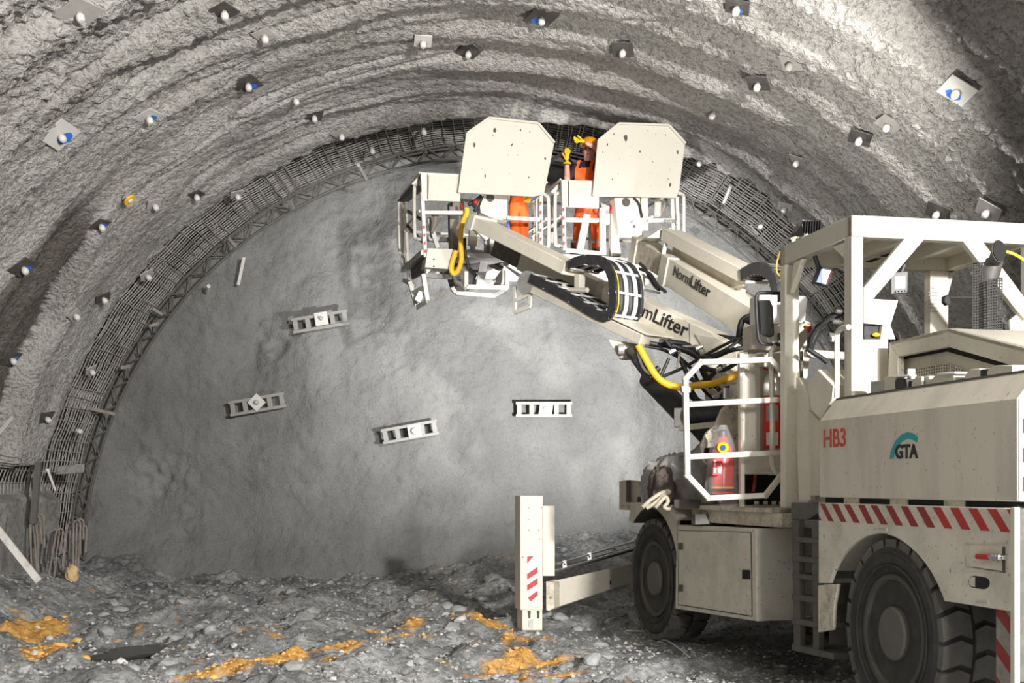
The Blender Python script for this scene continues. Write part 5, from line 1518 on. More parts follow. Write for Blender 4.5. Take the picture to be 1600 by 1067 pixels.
build('column_eye', MB().lathe([(0.0001, 0), (0.055, 0), (0.055, 0.01)], BL.pu(766, 309, 0.24), -BL.u, 18), M['plate_dark'], cp)
V('blue_pipe', MB().cyl(BL.pu(794, 346, .3), BL.pu(794, 358, .3), 0.014, 6), M['blue'], bevel=0)

# right basket, rear side as photographed
g = V('guard_panel', plate_u(BR, [(877, 280.5), (936, 282.5), (936, 325), (879, 322)], -0.04, 0.06), M['cream'], bevel=0.005)
build('panel_inset', plate_u(BR, [(889, 284), (936, 286), (936, 325), (889, 323.5)], -0.055, 0.012), M['cream_clean'], g, bevel=0.003)
build('panel_groove', plate_u(BR, [(887, 282), (888.6, 282), (888.6, 322), (887, 322)], -0.045, 0.008), M['rim'], g)
o = V('basket_post', MB().bar(BR.pu(880, 320, 0), BR.pu(882, 390, 0), 0.045, 0.045, BR.u), M['white'], bevel=0.003)
red_marks(BR, 878.8, 322, 880.3, 388, 5, o, w=2.8)
bar_u(BR, (882, 343.5, 0), (935, 344.5, 0), 0.05, 0.06, 'rail', 'basket_rail')
bar_u(BR, (884, 391, 0), (936, 396, 0), 0.05, 0.06, 'cream', 'basket_rail')
bar_u(BR, (917, 335, .15), (905, 395, .15), 0.10, 0.04, 'rail', 'diagonal_brace')
tube_u(BR, [(879, 300, .1), (871, 302, .15), (867.5, 309, .2), (868, 376, .2), (872, 383, .15), (880, 384, .1)], 0.024, name='side_grab_loop', smooth=3)
V('control_desk', plate_u(BR, [(872, 287), (877, 289), (867, 302), (861, 299)], 0.15, 0.04), M['cream'])
bar_u(BR, (864, 305, 1.0), (862, 380, 1.0), 0.04, 0.04, 'rail', 'basket_post')
bar_u(BR, (863, 360, 1.0), (878, 346, .2), 0.04, 0.04, 'rust', 'side_brace')
V('basket_post', MB().bar(BR.pu(941, 325, 0), BR.pu(942, 398, 0), 0.08, 0.05, BR.u), M['cream'], bevel=0.003)
V('switch_box', plate_u(BR, [(946, 333), (953, 333), (953, 350), (946, 349)], -0.05, 0.1), M['cream_clean'])
V('tilt_link', plate_u(BR, [(954, 320), (961, 322), (971, 400), (955, 400)], 0.05, 0.1), M['cream_dusty'])
V('red_fitting', MB().ball(BR.pu(956, 327, 0.03), 0.045, 6, (0.7, 0.6, 1.4)), M['red'], bevel=0)
V('red_fitting', MB().ball(BR.pu(931, 329.5, 0.1), 0.05, 6), M['redlet'], bevel=0)
V('grey_bracket', plate_u(BR, [(938, 316), (953, 322), (952, 334), (944, 333)], -0.02, 0.06), M['steel'])
cp = V('tilt_column', plate_u(BR, [(960, 309), (1000, 309), (1004, 350), (1003, 367), (967, 367)], -0.12, 0.2), M['cream'], bevel=0.006)
build('column_eye', MB().lathe([(0.0001, 0), (0.06, 0), (0.06, 0.01)], BR.pu(978, 316, -0.125), -BR.u, 18), M['plate_dark'], cp)
build('paint_chip', plate_u(BR, [(989, 352), (992, 352), (993, 356), (990, 356)], -0.124, 0.006), M['rim'], cp)
build('paint_chip', plate_u(BR, [(985, 348), (989, 344), (989.6, 345), (986, 349)], -0.124, 0.006), M['rim'], cp)
for x in (1004, 1008):
    bar_u(BR, (x, 309, 0), (x + 1, 360, 0), 0.06, 0.05, 'cream', 'basket_post')
for x, u_ in ((1050, 0.0), (1057.5, 0.02)):
    bar_u(BR, (x, 308, u_), (x + 2, 365, u_), 0.045, 0.04, 'rail', 'basket_post')
tube_u(BR, [(1062, 302, 0), (1067, 304, .05), (1068.5, 312, .1), (1068.5, 350, .1), (1069, 364, .1)], 0.024, name='side_grab_loop', smooth=3)
bar_u(BR, (1005, 345, 0), (1052, 344, 0), 0.05, 0.05, 'rail', 'basket_rail')
V('spring_coil', MB().tube([BR.pu(1036 + 21 * i / 60, 346 + 2.5 * math.sin(i * 0.9), -.03 + 0.03 * math.cos(i * 0.9)) for i in range(61)], 0.008, 5), M['steel'], bevel=0)
V('worm_drive', MB().cyl(BR.pu(1028, 312, .3), BR.pu(1027, 338, .3), 0.05, 10), M['cream_dusty'], bevel=0)
V('hydraulic_hose', MB().tube(bez([BR.pu(x, y, .3) for x, y in ((1012, 330), (1008, 336), (1012, 342), (1020, 338))], 4), 0.022, 7), M['rail'], bevel=0)
V('hydraulic_hose', MB().tube(bez([BR.pu(x, y, .3) for x, y in ((1030, 338), (1036, 326), (1040, 318), (1040, 308))], 4), 0.028, 7), M['rust'], bevel=0)
V('hydraulic_hose', MB().tube(bez([BR.pu(x, y, -.15) for x, y in ((990, 309), (998, 318), (1001, 330), (1003, 340))], 4), 0.018, 7), M['hose'], bevel=0)
V('basket_underframe', MB().fbox(BR, 0.2, 0.35, 0.1, 1.65, 4.60, 4.72), M['cream_dusty'])
V('basket_underframe', MB().fbox(BR, 0.9, 1.05, 0.1, 1.65, 4.60, 4.72), M['cream_dusty'])
V('basket_underframe', MB().fbox(BL, 0.9, 1.05, 0.1, 1.65, 4.55, 4.66), M['steel'])
for k, pts in enumerate((((1000, 412), (1008, 420), (1014, 432), (1024, 448), (1030, 452)), ((1000, 420), (1016, 428), (1026, 444), (1040, 456)), ((1003, 430), (1004, 444), (1006, 452)))):
    V('hydraulic_hose', MB().tube(bez([Rb.hit(x, y, -0.08) for x, y in pts], 4), 0.022, 7), M['hose' if k < 2 else 'cream_clean'], bevel=0)
V('hose_bracket', MB().bar(Rb.hit(1004, 428, -.06), Rb.hit(1005, 452, -.06), 0.05, 0.03).bar(Rb.hit(1004, 430, -.06), Rb.hit(1024, 440, -.06), 0.03, 0.03).bar(Rb.hit(1005, 452, -.06), Rb.hit(1030, 458, -.06), 0.03, 0.03), M['rail'])
# ------------------------------------------------------------------ people
def skin_body(name, verts, edges, parent_loc, mats, emat, root=0, sub=2):
    """verts: (world point, rx, ry)"""
    me = bpy.data.meshes.new(name)
    off = Vector(parent_loc)
    me.from_pydata([tuple(Vector(v[0]) - off) for v in verts], edges, [])
    ob = bpy.data.objects.new(name, me); COL.objects.link(ob)
    md = ob.modifiers.new('skin', 'SKIN'); md.use_smooth_shade = True; md.branch_smoothing = 0.5
    for i, v in enumerate(verts):
        s = me.skin_vertices[0].data[i]; s.radius = (v[1], v[2]); s.use_root = (i == root)
    sd = ob.modifiers.new('sub', 'SUBSURF'); sd.levels = sub; sd.render_levels = sub
    dg = bpy.context.evaluated_depsgraph_get(); dg.update()
    out = bpy.data.meshes.new_from_object(ob.evaluated_get(dg))
    bpy.data.objects.remove(ob)
    out.name = name
    out.materials.clear()
    for m in mats: out.materials.append(m)
    P3 = [Vector(v[0]) - off for v in verts]
    for p in out.polygons:
        c = p.center; best = 1e9; bi = 0
        for k, (a, b) in enumerate(edges):
            A, B = P3[a], P3[b]; d = B - A
            t = max(0, min(1, (c - A).dot(d) / max(1e-9, d.length_squared)))
            q = (c - A - d * t).length - 0.5 * (verts[a][1] * (1 - t) + verts[b][1] * t)
            if q < best: best, bi = q, k
        p.material_index = emat[bi]; p.use_smooth = True
    ob = bpy.data.objects.new(name, out)
    COL.objects.link(ob)
    return ob

def glove(parent, wrist, palm_dir, side_dir, name='glove', curl=0.5, mat='yellow_glove'):
    """palm and five fingers as one skinned glove"""
    d = Vector(palm_dir).normalized(); s = Vector(side_dir); s = (s - d * s.dot(d)).normalized(); n = d.cross(s)
    w = Vector(wrist)
    vs = [(w - d * 0.03, 0.036, 0.030), (w + d * 0.03, 0.036, 0.026), (w + d * 0.075, 0.040, 0.022)]
    es = [(0, 1), (1, 2)]
    for k, (o, L) in enumerate(((-0.032, 0.075), (-0.011, 0.085), (0.011, 0.080), (0.032, 0.062))):
        b = len(vs)
        p0 = w + d * 0.085 + s * o
        c1 = (d * math.cos(curl * .6) + n * math.sin(curl * .6)); c2 = (d * math.cos(curl * 1.5) + n * math.sin(curl * 1.5)); c3 = (d * math.cos(curl * 2.3) + n * math.sin(curl * 2.3))
        vs += [(p0, 0.012, 0.012), (p0 + c1 * L * .42, 0.0115, 0.0115), (p0 + c1 * L * .42 + c2 * L * .32, 0.0105, 0.0105), (p0 + c1 * L * .42 + c2 * L * .32 + c3 * L * .26, 0.009, 0.009)]
        es += [(2, b), (b, b + 1), (b + 1, b + 2), (b + 2, b + 3)]
    b = len(vs)
    t0 = w + d * 0.03 - s * 0.03
    td = (d * 0.75 - s * 0.6 + n * 0.2).normalized()
    vs += [(t0, 0.016, 0.016), (t0 + td * 0.04, 0.014, 0.014), (t0 + td * 0.07 + d * 0.012, 0.011, 0.011)]
    es += [(1, b), (b, b + 1), (b + 1, b + 2)]
    o = skin_body(name, vs, es, origin(parent), [M[mat]], [0] * len(es), 0, 2)
    o.parent = parent
    return o

def person(label, base, facing, J, visible_arms=True):
    """J: joint name -> world point"""
    root = thing('person', label, 'person', base)
    v = []; idx = {}
    def add(n, rx, ry=None):
        idx[n] = len(v); v.append((J[n], rx, ry or rx))
    for n, r in (('pelvis', (0.155, 0.12)), ('waist', (0.145, 0.11)), ('chest', (0.165, 0.12)), ('collar', (0.10, 0.085)), ('neck', (0.058, 0.06)), ('jaw', (0.065, 0.078)), ('skull', (0.078, 0.095)), ('crown', (0.05, 0.06))):
        add(n, *r)
    for s in 'LR':
        for n, r in (('shoulder', 0.066), ('elbow', 0.048), ('forearm', 0.045), ('wrist', 0.031), ('hip', 0.092), ('knee', 0.072), ('shin', 0.066), ('ankle', 0.05), ('toe', 0.042)):
            add(n + s, r)
    E = []; em = []
    def e(a, b, m): E.append((idx[a], idx[b])); em.append(m)
    # 0 orange, 1 black cloth, 2 skin, 3 boots
    e('pelvis', 'waist', 0); e('waist', 'chest', 0); e('chest', 'collar', 1); e('collar', 'neck', 2); e('neck', 'jaw', 2); e('jaw', 'skull', 2); e('skull', 'crown', 2)
    for s in 'LR':
        e('collar', 'shoulder' + s, 1); e('shoulder' + s, 'elbow' + s, 1); e('elbow' + s, 'forearm' + s, 2); e('forearm' + s, 'wrist' + s, 2)
        e('pelvis', 'hip' + s, 0); e('hip' + s, 'knee' + s, 0); e('knee' + s, 'shin' + s, 0); e('shin' + s, 'ankle' + s, 0); e('ankle' + s, 'toe' + s, 3)
    body = skin_body('body', v, E, base, [M['orange'], M['black_cloth'], M['skin'], M['black']], em, 0, 2)
    body.parent = root
    f = Vector(facing).normalized(); rt = f.cross(Vector((0, 0, 1))).normalized(); u_ = rt.cross(f)
    hd = Vector(J['skull'])
    def part(n, mb, m, **k): return build(n, mb, m, root, **k)
    # face
    part('nose', MB().hull([hd + f * 0.088 + u_ * 0.005 + rt * 0.010, hd + f * 0.088 + u_ * 0.005 - rt * 0.010, hd + f * 0.085 - u_ * 0.045 - rt * 0.016, hd + f * 0.085 - u_ * 0.045 + rt * 0.016], [hd + f * 0.098 + u_ * 0.003 + rt * 0.004, hd + f * 0.098 + u_ * 0.003 - rt * 0.004, hd + f * 0.112 - u_ * 0.04 - rt * 0.008, hd + f * 0.112 - u_ * 0.04 + rt * 0.008]), M['skin'], bevel=0.004)
    for s in (-1, 1):
        part('eye', MB().ball(hd + f * 0.084 + rt * 0.032 * s + u_ * 0.004, 0.011, 6), M['eye'])
        part('ear', MB().ball(hd + rt * 0.088 * s - u_ * 0.02 - f * 0.005, 0.03, 7, (0.5, 0.7, 1.1)), M['skin'])
    part('mouth', MB().ball(hd + f * 0.086 - u_ * 0.078, 0.022, 6, (1.0, 0.35, 0.3)), M['lips'])
    part('hair', MB().ball(hd - f * 0.022 - u_ * 0.012, 0.094, 9, (0.95, 0.98, 0.95)), M['hair'])
    # helmet with brim
    mb = MB()
    c = hd + u_ * 0.045
    mb.lathe([(0.128, 0.0), (0.130, 0.015), (0.124, 0.05), (0.104, 0.095), (0.066, 0.125), (0.001, 0.135)], c, u_, 24)
    pts = []
    for i in range(13):
        a = -0.95 + 1.9 * i / 12
        pts.append(c + f * (0.125 * math.cos(a) + 0.055 * math.cos(a)) + rt * 0.125 * math.sin(a) * 1.1)
    for i in range(12, -1, -1):
        a = -0.95 + 1.9 * i / 12
        pts.append(c + f * 0.115 * math.cos(a) + rt * 0.115 * math.sin(a))
    mb.prism(pts, u_ * 0.010)
    part('helmet', mb, paint('orange_helmet', (0.95, 0.36, 0.01), 0.35) if 'orange_helmet' not in bpy.data.materials else bpy.data.materials['orange_helmet'])
    # bib with straps and pocket
    ch = Vector(J['chest']); wa = Vector(J['waist'])
    bw = 0.125
    mb = MB(); fo = f * 0.118
    q = [wa + f * 0.112 - rt * 0.15, wa + f * 0.112 + rt * 0.15, ch + fo + rt * bw + u_ * 0.06, ch + fo - rt * bw + u_ * 0.06]
    mb.prism(q, f * 0.016)
    bib = part('bib', mb, M['orange'], bevel=0.005)
    for s in (-1, 1):
        a = ch + fo + rt * bw * 0.85 * s + u_ * 0.055; b = Vector(J['collar']) + rt * 0.10 * s + f * 0.075 + u_ * 0.055; c2 = Vector(J['collar']) + rt * 0.105 * s - f * 0.06 + u_ * 0.05
        part('strap', MB().bar(a, b, 0.045, 0.014, f).bar(b, c2, 0.045, 0.014, u_), M['orange'], bevel=0.003)
    mb = MB(); k0 = (wa + ch) * 0.5 + f * 0.132
    mb.prism([k0 - rt * 0.05 - u_ * 0.04, k0 + rt * 0.05 - u_ * 0.04, k0 + rt * 0.05 + u_ * 0.03, k0 - rt * 0.05 + u_ * 0.03], f * 0.008)
    part('pocket', mb, bpy.data.materials.get('dark_orange') or paint('dark_orange', (0.65, 0.14, 0.02), 0.85), bevel=0.003)
    for s in 'LR':
        a = Vector(J['ankle' + s]); t = Vector(J['toe' + s])
        part('boot', MB().tube([a + Vector((0, 0, 0.16)), a + Vector((0, 0, 0.02)), a.lerp(t, 0.5) - Vector((0, 0, 0.0)), t + (t - a).normalized() * 0.04], [0.066, 0.066, 0.058, 0.035], 10), M['black'])
        for kk in ('knee',):
            pass
        sh = Vector(J['shin' + s])
        part('reflective_band', MB().lathe([(0.078, -0.02), (0.080, -0.018), (0.080, 0.018), (0.078, 0.02)], sh, (Vector(J['ankle' + s]) - Vector(J['knee' + s])), 16), M['plate_grey'])
    return root

Yp = 17.2
Q = lambda x, y, dy=0.0: P(x, y, Yp + dy)
zf = 4.80
fx = -0.10
base = Vector((Q(914, 400).x, Yp, zf))
fdir = Vector((-0.35, -0.93, 0.0))
J = dict(pelvis=Q(917, 318), waist=Q(917, 296), chest=Q(916, 272), collar=Q(918, 258), neck=Q(919, 251), jaw=Q(920, 243, -0.03), skull=Q(921, 234), crown=Q(922, 226, 0.02),
         shoulderL=Q(936, 260, 0.03), elbowL=Q(945, 243, -0.18), forearmL=Q(932, 231, -0.27), wristL=Q(914, 222, -0.33),
         shoulderR=Q(898, 262, 0.0), elbowR=Q(886, 284, -0.12), forearmR=Q(886, 270, -0.22), wristR=Q(886, 250, -0.28),
         hipL=Q(925, 324), hipR=Q(907, 324), kneeL=Q(931, 362, -0.05), kneeR=Q(903, 362, -0.04), shinL=Q(931, 378), shinR=Q(901, 378), ankleL=Vector((Q(932, 0).x, Yp + .02, zf + 0.10)), ankleR=Vector((Q(899, 0).x, Yp + .02, zf + 0.10)),
         toeL=Vector((Q(933, 0).x, Yp - .17, zf + 0.045)), toeR=Vector((Q(893, 0).x, Yp - .15, zf + 0.045)))
pr = person('worker in orange bib trousers and helmet reaching up with yellow gloves in right basket', base, fdir, J)
glove(pr, J['wristL'] + Vector((-0.02, 0, 0.01)), (-1, -0.15, 0.08), (0.05, -0.3, -1), curl=0.5)
glove(pr, J['wristR'] + Vector((0, 0, 0.01)), (0.04, -0.05, 1), (1, -0.2, 0), curl=0.25)
build('sleeve_ring', MB().lathe([(0.052, -0.012), (0.056, 0), (0.052, 0.012), (0.047, 0), (0.052, -0.012)], J['wristR'] - Vector((0, 0, 0.05)), (0, 0, 1), 16), M['yellow'], pr)

Yp = 16.95
base = Vector((Q(812, 400).x, Yp, 4.74))
zf = 4.74
J2 = dict(pelvis=Q(810, 322), waist=Q(809, 298), chest=Q(808, 272), collar=Q(808, 257), neck=Q(808, 249), jaw=Q(808, 241, 0.03), skull=Q(808, 232), crown=Q(808, 224),
          shoulderL=Q(830, 262), elbowL=Q(838, 292, -0.05), forearmL=Q(836, 300, -0.18), wristL=Q(828, 304, -0.28),
          shoulderR=Q(788, 262), elbowR=Q(782, 292, 0.05), forearmR=Q(784, 280, 0.2), wristR=Q(788, 262, 0.35),
          hipL=Q(819, 330), hipR=Q(801, 330), kneeL=Q(818, 364), kneeR=Q(806, 362), shinL=Q(818, 378), shinR=Q(806, 376), ankleL=Vector((Q(819, 0).x, Yp, zf + 0.10)), ankleR=Vector((Q(803, 0).x, Yp, zf + 0.10)),
          toeL=Vector((Q(822, 0).x, Yp + .18, zf + 0.045)), toeR=Vector((Q(802, 0).x, Yp + .18, zf + 0.045)))
p2 = person('worker in orange trousers standing mostly hidden behind the left eight-sided screen', base, (0.1, 1.0, 0), J2)
glove(p2, J2['wristL'], (-0.3, -0.3, -0.9), (1, 0, 0), curl=0.4)
glove(p2, J2['wristR'], (0.1, 0.5, 0.8), (1, 0, 0), curl=0.4)
# ------------------------------------------------------------------ rock bolts in the lining
def on_lining(px, py, r_fixed=None):
    dx, dz = (px - CX) / F, (HY - py) / F
    lo, hi = 6.0, 19.5
    def fn(Y):
        X = dx * Y - TX; Z = CZ + dz * Y - TZ
        th = math.atan2(Z, X)
        rr = r_fixed if r_fixed else float(lining_r(np.array([th]), np.array([Y]))[0])
        return math.hypot(X, Z) - rr, th
    for _ in range(40):
        mid = (lo + hi) / 2
        if fn(mid)[0] > 0: hi = mid
        else: lo = mid
    Y = (lo + hi) / 2
    return Vector((dx * Y, Y, CZ + dz * Y)), fn(Y)[1]

def rock_bolt(px, py, kind, label, size=0.20, tilt=(0, 0), group='rock bolts in the sprayed lining', r_fixed=None, spin=None):
    p, th = on_lining(px, py, r_fixed)
    n = Vector((-math.cos(th), 0, -math.sin(th)))      # towards the axis
    t = Vector((0, 1, 0)); w = n.cross(t)
    rr = random.Random(int(px * 7 + py))
    n2 = (n - t * (tilt[0] * 0.9 + 0.05) + w * tilt[1]).normalized()
    a = (t - n2 * t.dot(n2)).normalized(); b = n2.cross(a)
    sp = spin if spin is not None else rr.uniform(-0.6, 0.6)
    a, b = a * math.cos(sp) + b * math.sin(sp), b * math.cos(sp) - a * math.sin(sp)
    root = thing('rock_bolt', label, 'bolt', p, group)
    pm = {'white': 'plate_white', 'blue': 'plate_white', 'dark': 'plate_dark', 'darkblue': 'plate_dark', 'pale': 'plate_grey', 'yellow': 'plate_grey', 'cap': None}[kind]
    s = size * 1.0
    o = p + n2 * 0.05
    if pm:
        mb = MB(); mb.box(o - a * s / 2 - b * s / 2, a * s, b * s, n2 * 0.014)
        pl = build('anchor_plate', mb, M[pm], root, bevel=0.003)
        if kind in ('blue', 'darkblue', 'white'):
            mb = MB(); q = []
            for i in range(8):
                an = 2 * math.pi * i / 8
                q.append(o + n2 * 0.0145 + a * (s * 0.24 + math.cos(an) * s * 0.22 * rr.uniform(0.8, 1.2)) + b * (math.sin(an) * s * 0.26 * rr.uniform(0.8, 1.2)))
            mb.prism(q, n2 * 0.002)
            build('blue_paint_patch', mb, M['blue'], pl)
    mb = MB(); mb.cyl(o, o + n2 * 0.09, 0.026, 8)
    build('bolt_shank', mb, M['plate_grey'], root)
    mb = MB(); mb.lathe([(0.0001, 0.0), (0.036, 0.0), (0.043, 0.015), (0.041, 0.05), (0.028, 0.07), (0.0001, 0.075)], o + n2 * 0.035, n2, 10)
    build('bolt_cap', mb, M['cap'], root)
    if kind == 'yellow':
        mb = MB(); mb.lathe([(0.05, 0), (0.085, 0.0), (0.085, 0.025), (0.05, 0.025)], o + n2 * 0.06, n2, 16)
        build('yellow_ring', mb, M['yellow'], root)
    return root
BOLTS = [
 (90, 205, 'white', 'long pale rock bolt plate with blue paint streak near left photo edge', 0.34, (0.25, -0.1)),
 (230, 175, 'blue', 'grey plate rock bolt touched with blue, second of the blue row from above', 0.26, (0.1, -0.3)),
 (387, 124, 'darkblue', 'dark rock bolt plate half blue high on the left arch', 0.28, (0.2, -0.3)),
 (193, 302, 'yellow', 'rock bolt with bright yellow ring and white cap on left wall', 0.10, (0, 0)),
 (155, 345, 'darkblue', 'small dark and blue rock bolt at the upper end of the shaded step', 0.20, (0.2, -0.4)),
 (33, 412, 'darkblue', 'dark rock bolt with blue paint low on the left lit wall', 0.28, (0.2, -0.4)),
 (14, 556, 'darkblue', 'lowest blue rock bolt on the left wall at the photo edge', 0.24, (0.2, -0.4)),
 (305, 298, 'dark', 'dark rock bolt plate right of the yellow ringed bolt', 0.20, (0.1, -0.4)),
 (238, 314, 'pale', 'grout covered rock bolt close right of the yellow ringed bolt', 0.20, (0.2, -0.2)),
 (368, 298, 'pale', 'pale rock bolt close to the mesh strip on upper left', 0.20, (0.1, -0.2)),
 (158, 460, 'dark', 'dark square rock bolt plate midway up the inner left lining', 0.22, (0.1, -0.4)),
 (112, 487, 'pale', 'grout buried rock bolt on the edge of the left step', 0.18, (0.1, -0.2)),
 (226, 425, 'pale', 'pale rock bolt with slanting plate beside the left mesh strip', 0.22, (0.1, -0.2)),
 (69, 648, 'dark', 'dark narrow rock bolt plate low on the inner left lining', 0.22, (0.3, -0.5)),
 (138, 574, 'pale', 'pale capped rock bolt low beside the left mesh strip', 0.18, (0.1, -0.4)),
 (114, 670, 'cap', 'lowest pale capped bolt beside the left mesh strip', 0.16, (0, 0)),
 (490, 175, 'dark', 'dark plate rock bolt with pale cap on upper left of the crown', 0.24, (0.2, -0.2)),
 (458, 147, 'cap', 'bare pale bolt cap on upper left of the crown', 0.16, (0, 0)),
 (533, 204, 'pale', 'pale rock bolt with grouted plate above the left mesh', 0.24, (0.2, -0.2)),
 (661, 58, 'blue', 'faint bluish rock bolt left of the crown centre', 0.22, (0.3, -0.1)),
 (733, 75, 'dark', 'dark tilted plate rock bolt left of the crown centre with round white cap', 0.26, (0.35, -0.15)),
 (846, 20, 'darkblue', 'large dark rock bolt plate at crown centre near photo top', 0.34, (0.1, 0.1)),
 (974, 72, 'dark', 'dark rock bolt plate right of crown centre casting short shadow', 0.26, (0.3, 0.1)),
 (1186, 124, 'dark', 'dark flat rock bolt plate on the right crown left of the grey one', 0.26, (0.2, 0.2)),
 (1238, 92, 'pale', 'grey grouted rock bolt plate upper right crown', 0.24, (0.3, 0.1)),
 (1118, 170, 'cap', 'pale grouted bolt head above the right screen panel', 0.18, (0, 0)),
 (1392, 187, 'pale', 'pale star shaped rock bolt plate on right arch', 0.26, (0.1, 0.2)),
 (1346, 209, 'dark', 'black tilted rock bolt plate below the pale star shaped one', 0.26, (0.2, 0.3)),
 (1499, 135, 'blue', 'white and blue rock bolt plate at upper right', 0.30, (0.3, 0.2)),
 (1469, 325, 'dark', 'black tilted rock bolt plate just above the cab roof', 0.28, (0.2, 0.3)),
 (1549, 323, 'pale', 'pale rock bolt plate above the cab roof near right edge', 0.28, (0.1, 0.2)),
 (1250, 245, 'pale', 'buried pale rock bolt plate on the right arch', 0.22, (0, 0.1)),
 (1154, 3, 'darkblue', 'blue tinted rock bolt cut by the top of the photo', 0.26, (0.1, 0.1)),
 (1228, 318, 'white', 'pale triangular looking plate beside the right mesh strip', 0.22, (0.2, 0.3)),
 (122, 12, 'pale', 'large grouted plate in the top left corner', 0.34, (0.2, -0.3)),
 (350, 10, 'dark', 'dark rock bolt plate at the top edge on the left', 0.24, (0.2, -0.3)),
 (412, 48, 'pale', 'pale ribbed rock bolt plate near top left edge', 0.22, (0.2, -0.2)),
]
for px, py, k, lb, s, tl in BOLTS:
    rock_bolt(px, py, k, lb, s, tl)
for px, py, lb in ((1098, 245, 'white cap stuck on the mesh right of the right screen panel'), (661, 196, 'white cap on the mesh left of the left screen panel'), (579, 226, 'small white cap halfway up the left mesh strip'), (1195, 345, 'small white cap low on the right mesh strip')):
    rock_bolt(px, py, 'cap', lb, 0.1, (0, 0), 'caps on the mesh strip', r_fixed=7.12)

# loose sticks and spiles on the mesh strip and at the face
def stick(name, a, b, r, mat, label, cat, n=6):
    return solo(name, MB().cyl(a, b, r, n), M[mat], label, cat, loc=tuple(a))
stick('spile_rod', P(560, 258, 18.9), P(572, 280, 19.4), 0.03, 'cap', 'white rod hanging down from the upper left mesh', 'rod')
stick('spile_rod', P(1142, 290, 18.9), P(1131, 316, 19.3), 0.028, 'cap', 'white rod hanging from the right mesh strip', 'rod')
stick('spile_rod', P(381, 402, 20.45), P(372, 445, 20.5), 0.03, 'cap', 'upright pale rod leaning on the face near left mesh', 'rod')
stick('spile_stub', P(326, 447, 20.3), P(323, 456, 20.6), 0.035, 'cap', 'short white stub sticking out of the face at left', 'rod')
for (x0, y0, x1, y1, lb) in ((356, 372, 368, 386, 'small wooden wedge across the girder at upper left'), (238, 482, 253, 492, 'wooden peg across the girder at mid left'), (232, 510, 248, 505, 'second wooden peg just below the mid left peg'),
                             (188, 575, 202, 572, 'wooden peg across the girder at lower left'), (140, 638, 180, 647, 'long wooden lath poking out over the lower left face'), (452, 312, 458, 326, 'dark bracket with white claw on the upper left girder')):
    solo('wooden_peg', MB().bar(P(x0, y0, 19.8), P(x1, y1, 19.9), 0.05, 0.05), M['rust'], lb, 'peg', 'pegs along the girder')
solo('girder_clip', MB().prism([P(1105, 345, 19.9), P(1112, 338, 19.9), P(1122, 345, 19.9), P(1114, 354, 19.9)], (0, 0.1, 0)), M['bar_dark'], 'dark clamp block on the right girder below the mesh', 'clamp')
solo('steel_strip', MB().bar(P(1173, 352, 18.6), P(1184, 366, 18.7), 0.02, 0.01), M['bar'], 'thin bent steel strip dangling from the right mesh', 'strip')

# ------------------------------------------------------------------ ladder plates bolted to the face
def ladder_plate(cx, cy, ang, plate_rot, label, nut=0.03, length=0.96, dp=(0, 0)):
    Yf = 20.53
    for _ in range(5): Yf = 20.56 + 0.13 * max(0, (cx - CX) / F * Yf - TX)
    c = P(cx, cy, Yf)
    ax = Vector((math.cos(ang), 0, math.sin(ang))); upv = Vector((-math.sin(ang), 0, math.cos(ang))); out = Vector((0, -1, 0))
    root = thing('ladder_plate', label, 'anchor', c, 'ladder shaped steel plates on the tunnel face')
    for s in (-1, 1):
        mb = MB(); mb.box(c - ax * length / 2 + upv * (0.105 * s - 0.025), ax * length, upv * 0.05, out * 0.07)
        build('side_bar', mb, M['galv'], root, bevel=0.004)
    for k in range(5):
        x = -length / 2 + 0.02 + (length - 0.12) * k / 4
        mb = MB(); mb.box(c + ax * x - upv * 0.1, ax * 0.08, upv * 0.2, out * 0.055)
        build('cross_bar', mb, M['galv'], root, bevel=0.004)
    a = ax * math.cos(plate_rot) + upv * math.sin(plate_rot); b = upv * math.cos(plate_rot) - ax * math.sin(plate_rot)
    o = c + out * 0.075 + ax * dp[0] + upv * dp[1]
    mb = MB(); mb.box(o - a * 0.11 - b * 0.11, a * 0.22, b * 0.22, out * 0.02)
    pl = build('anchor_plate', mb, M['plate_white'], root, bevel=0.004)
    mb = MB(); mb.lathe([(nut * 1.7, 0), (nut * 1.6, 0.02), (nut, 0.03), (nut, 0.07), (0.0001, 0.075)], o + out * 0.02, out, 10)
    build('anchor_nut', mb, M['steel'], pl)
    return root
ladder_plate(501, 503, 0.165, 0.0, 'upper ladder shaped plate with square anchor plate on the face', 0.022, dp=(0.03, 0.04))
ladder_plate(403, 632, 0.17, 0.62, 'left ladder shaped plate with diamond turned anchor plate on the face', 0.028, dp=(0, 0.03))
ladder_plate(641, 675, 0.18, 0.0, 'middle low ladder shaped plate with large round nut on the face', 0.045, dp=(0.08, 0.0))
ladder_plate(850, 640, 0.0, -0.15, 'right ladder shaped plate with grouted anchor plate on the face', 0.04, dp=(0.03, 0.0))

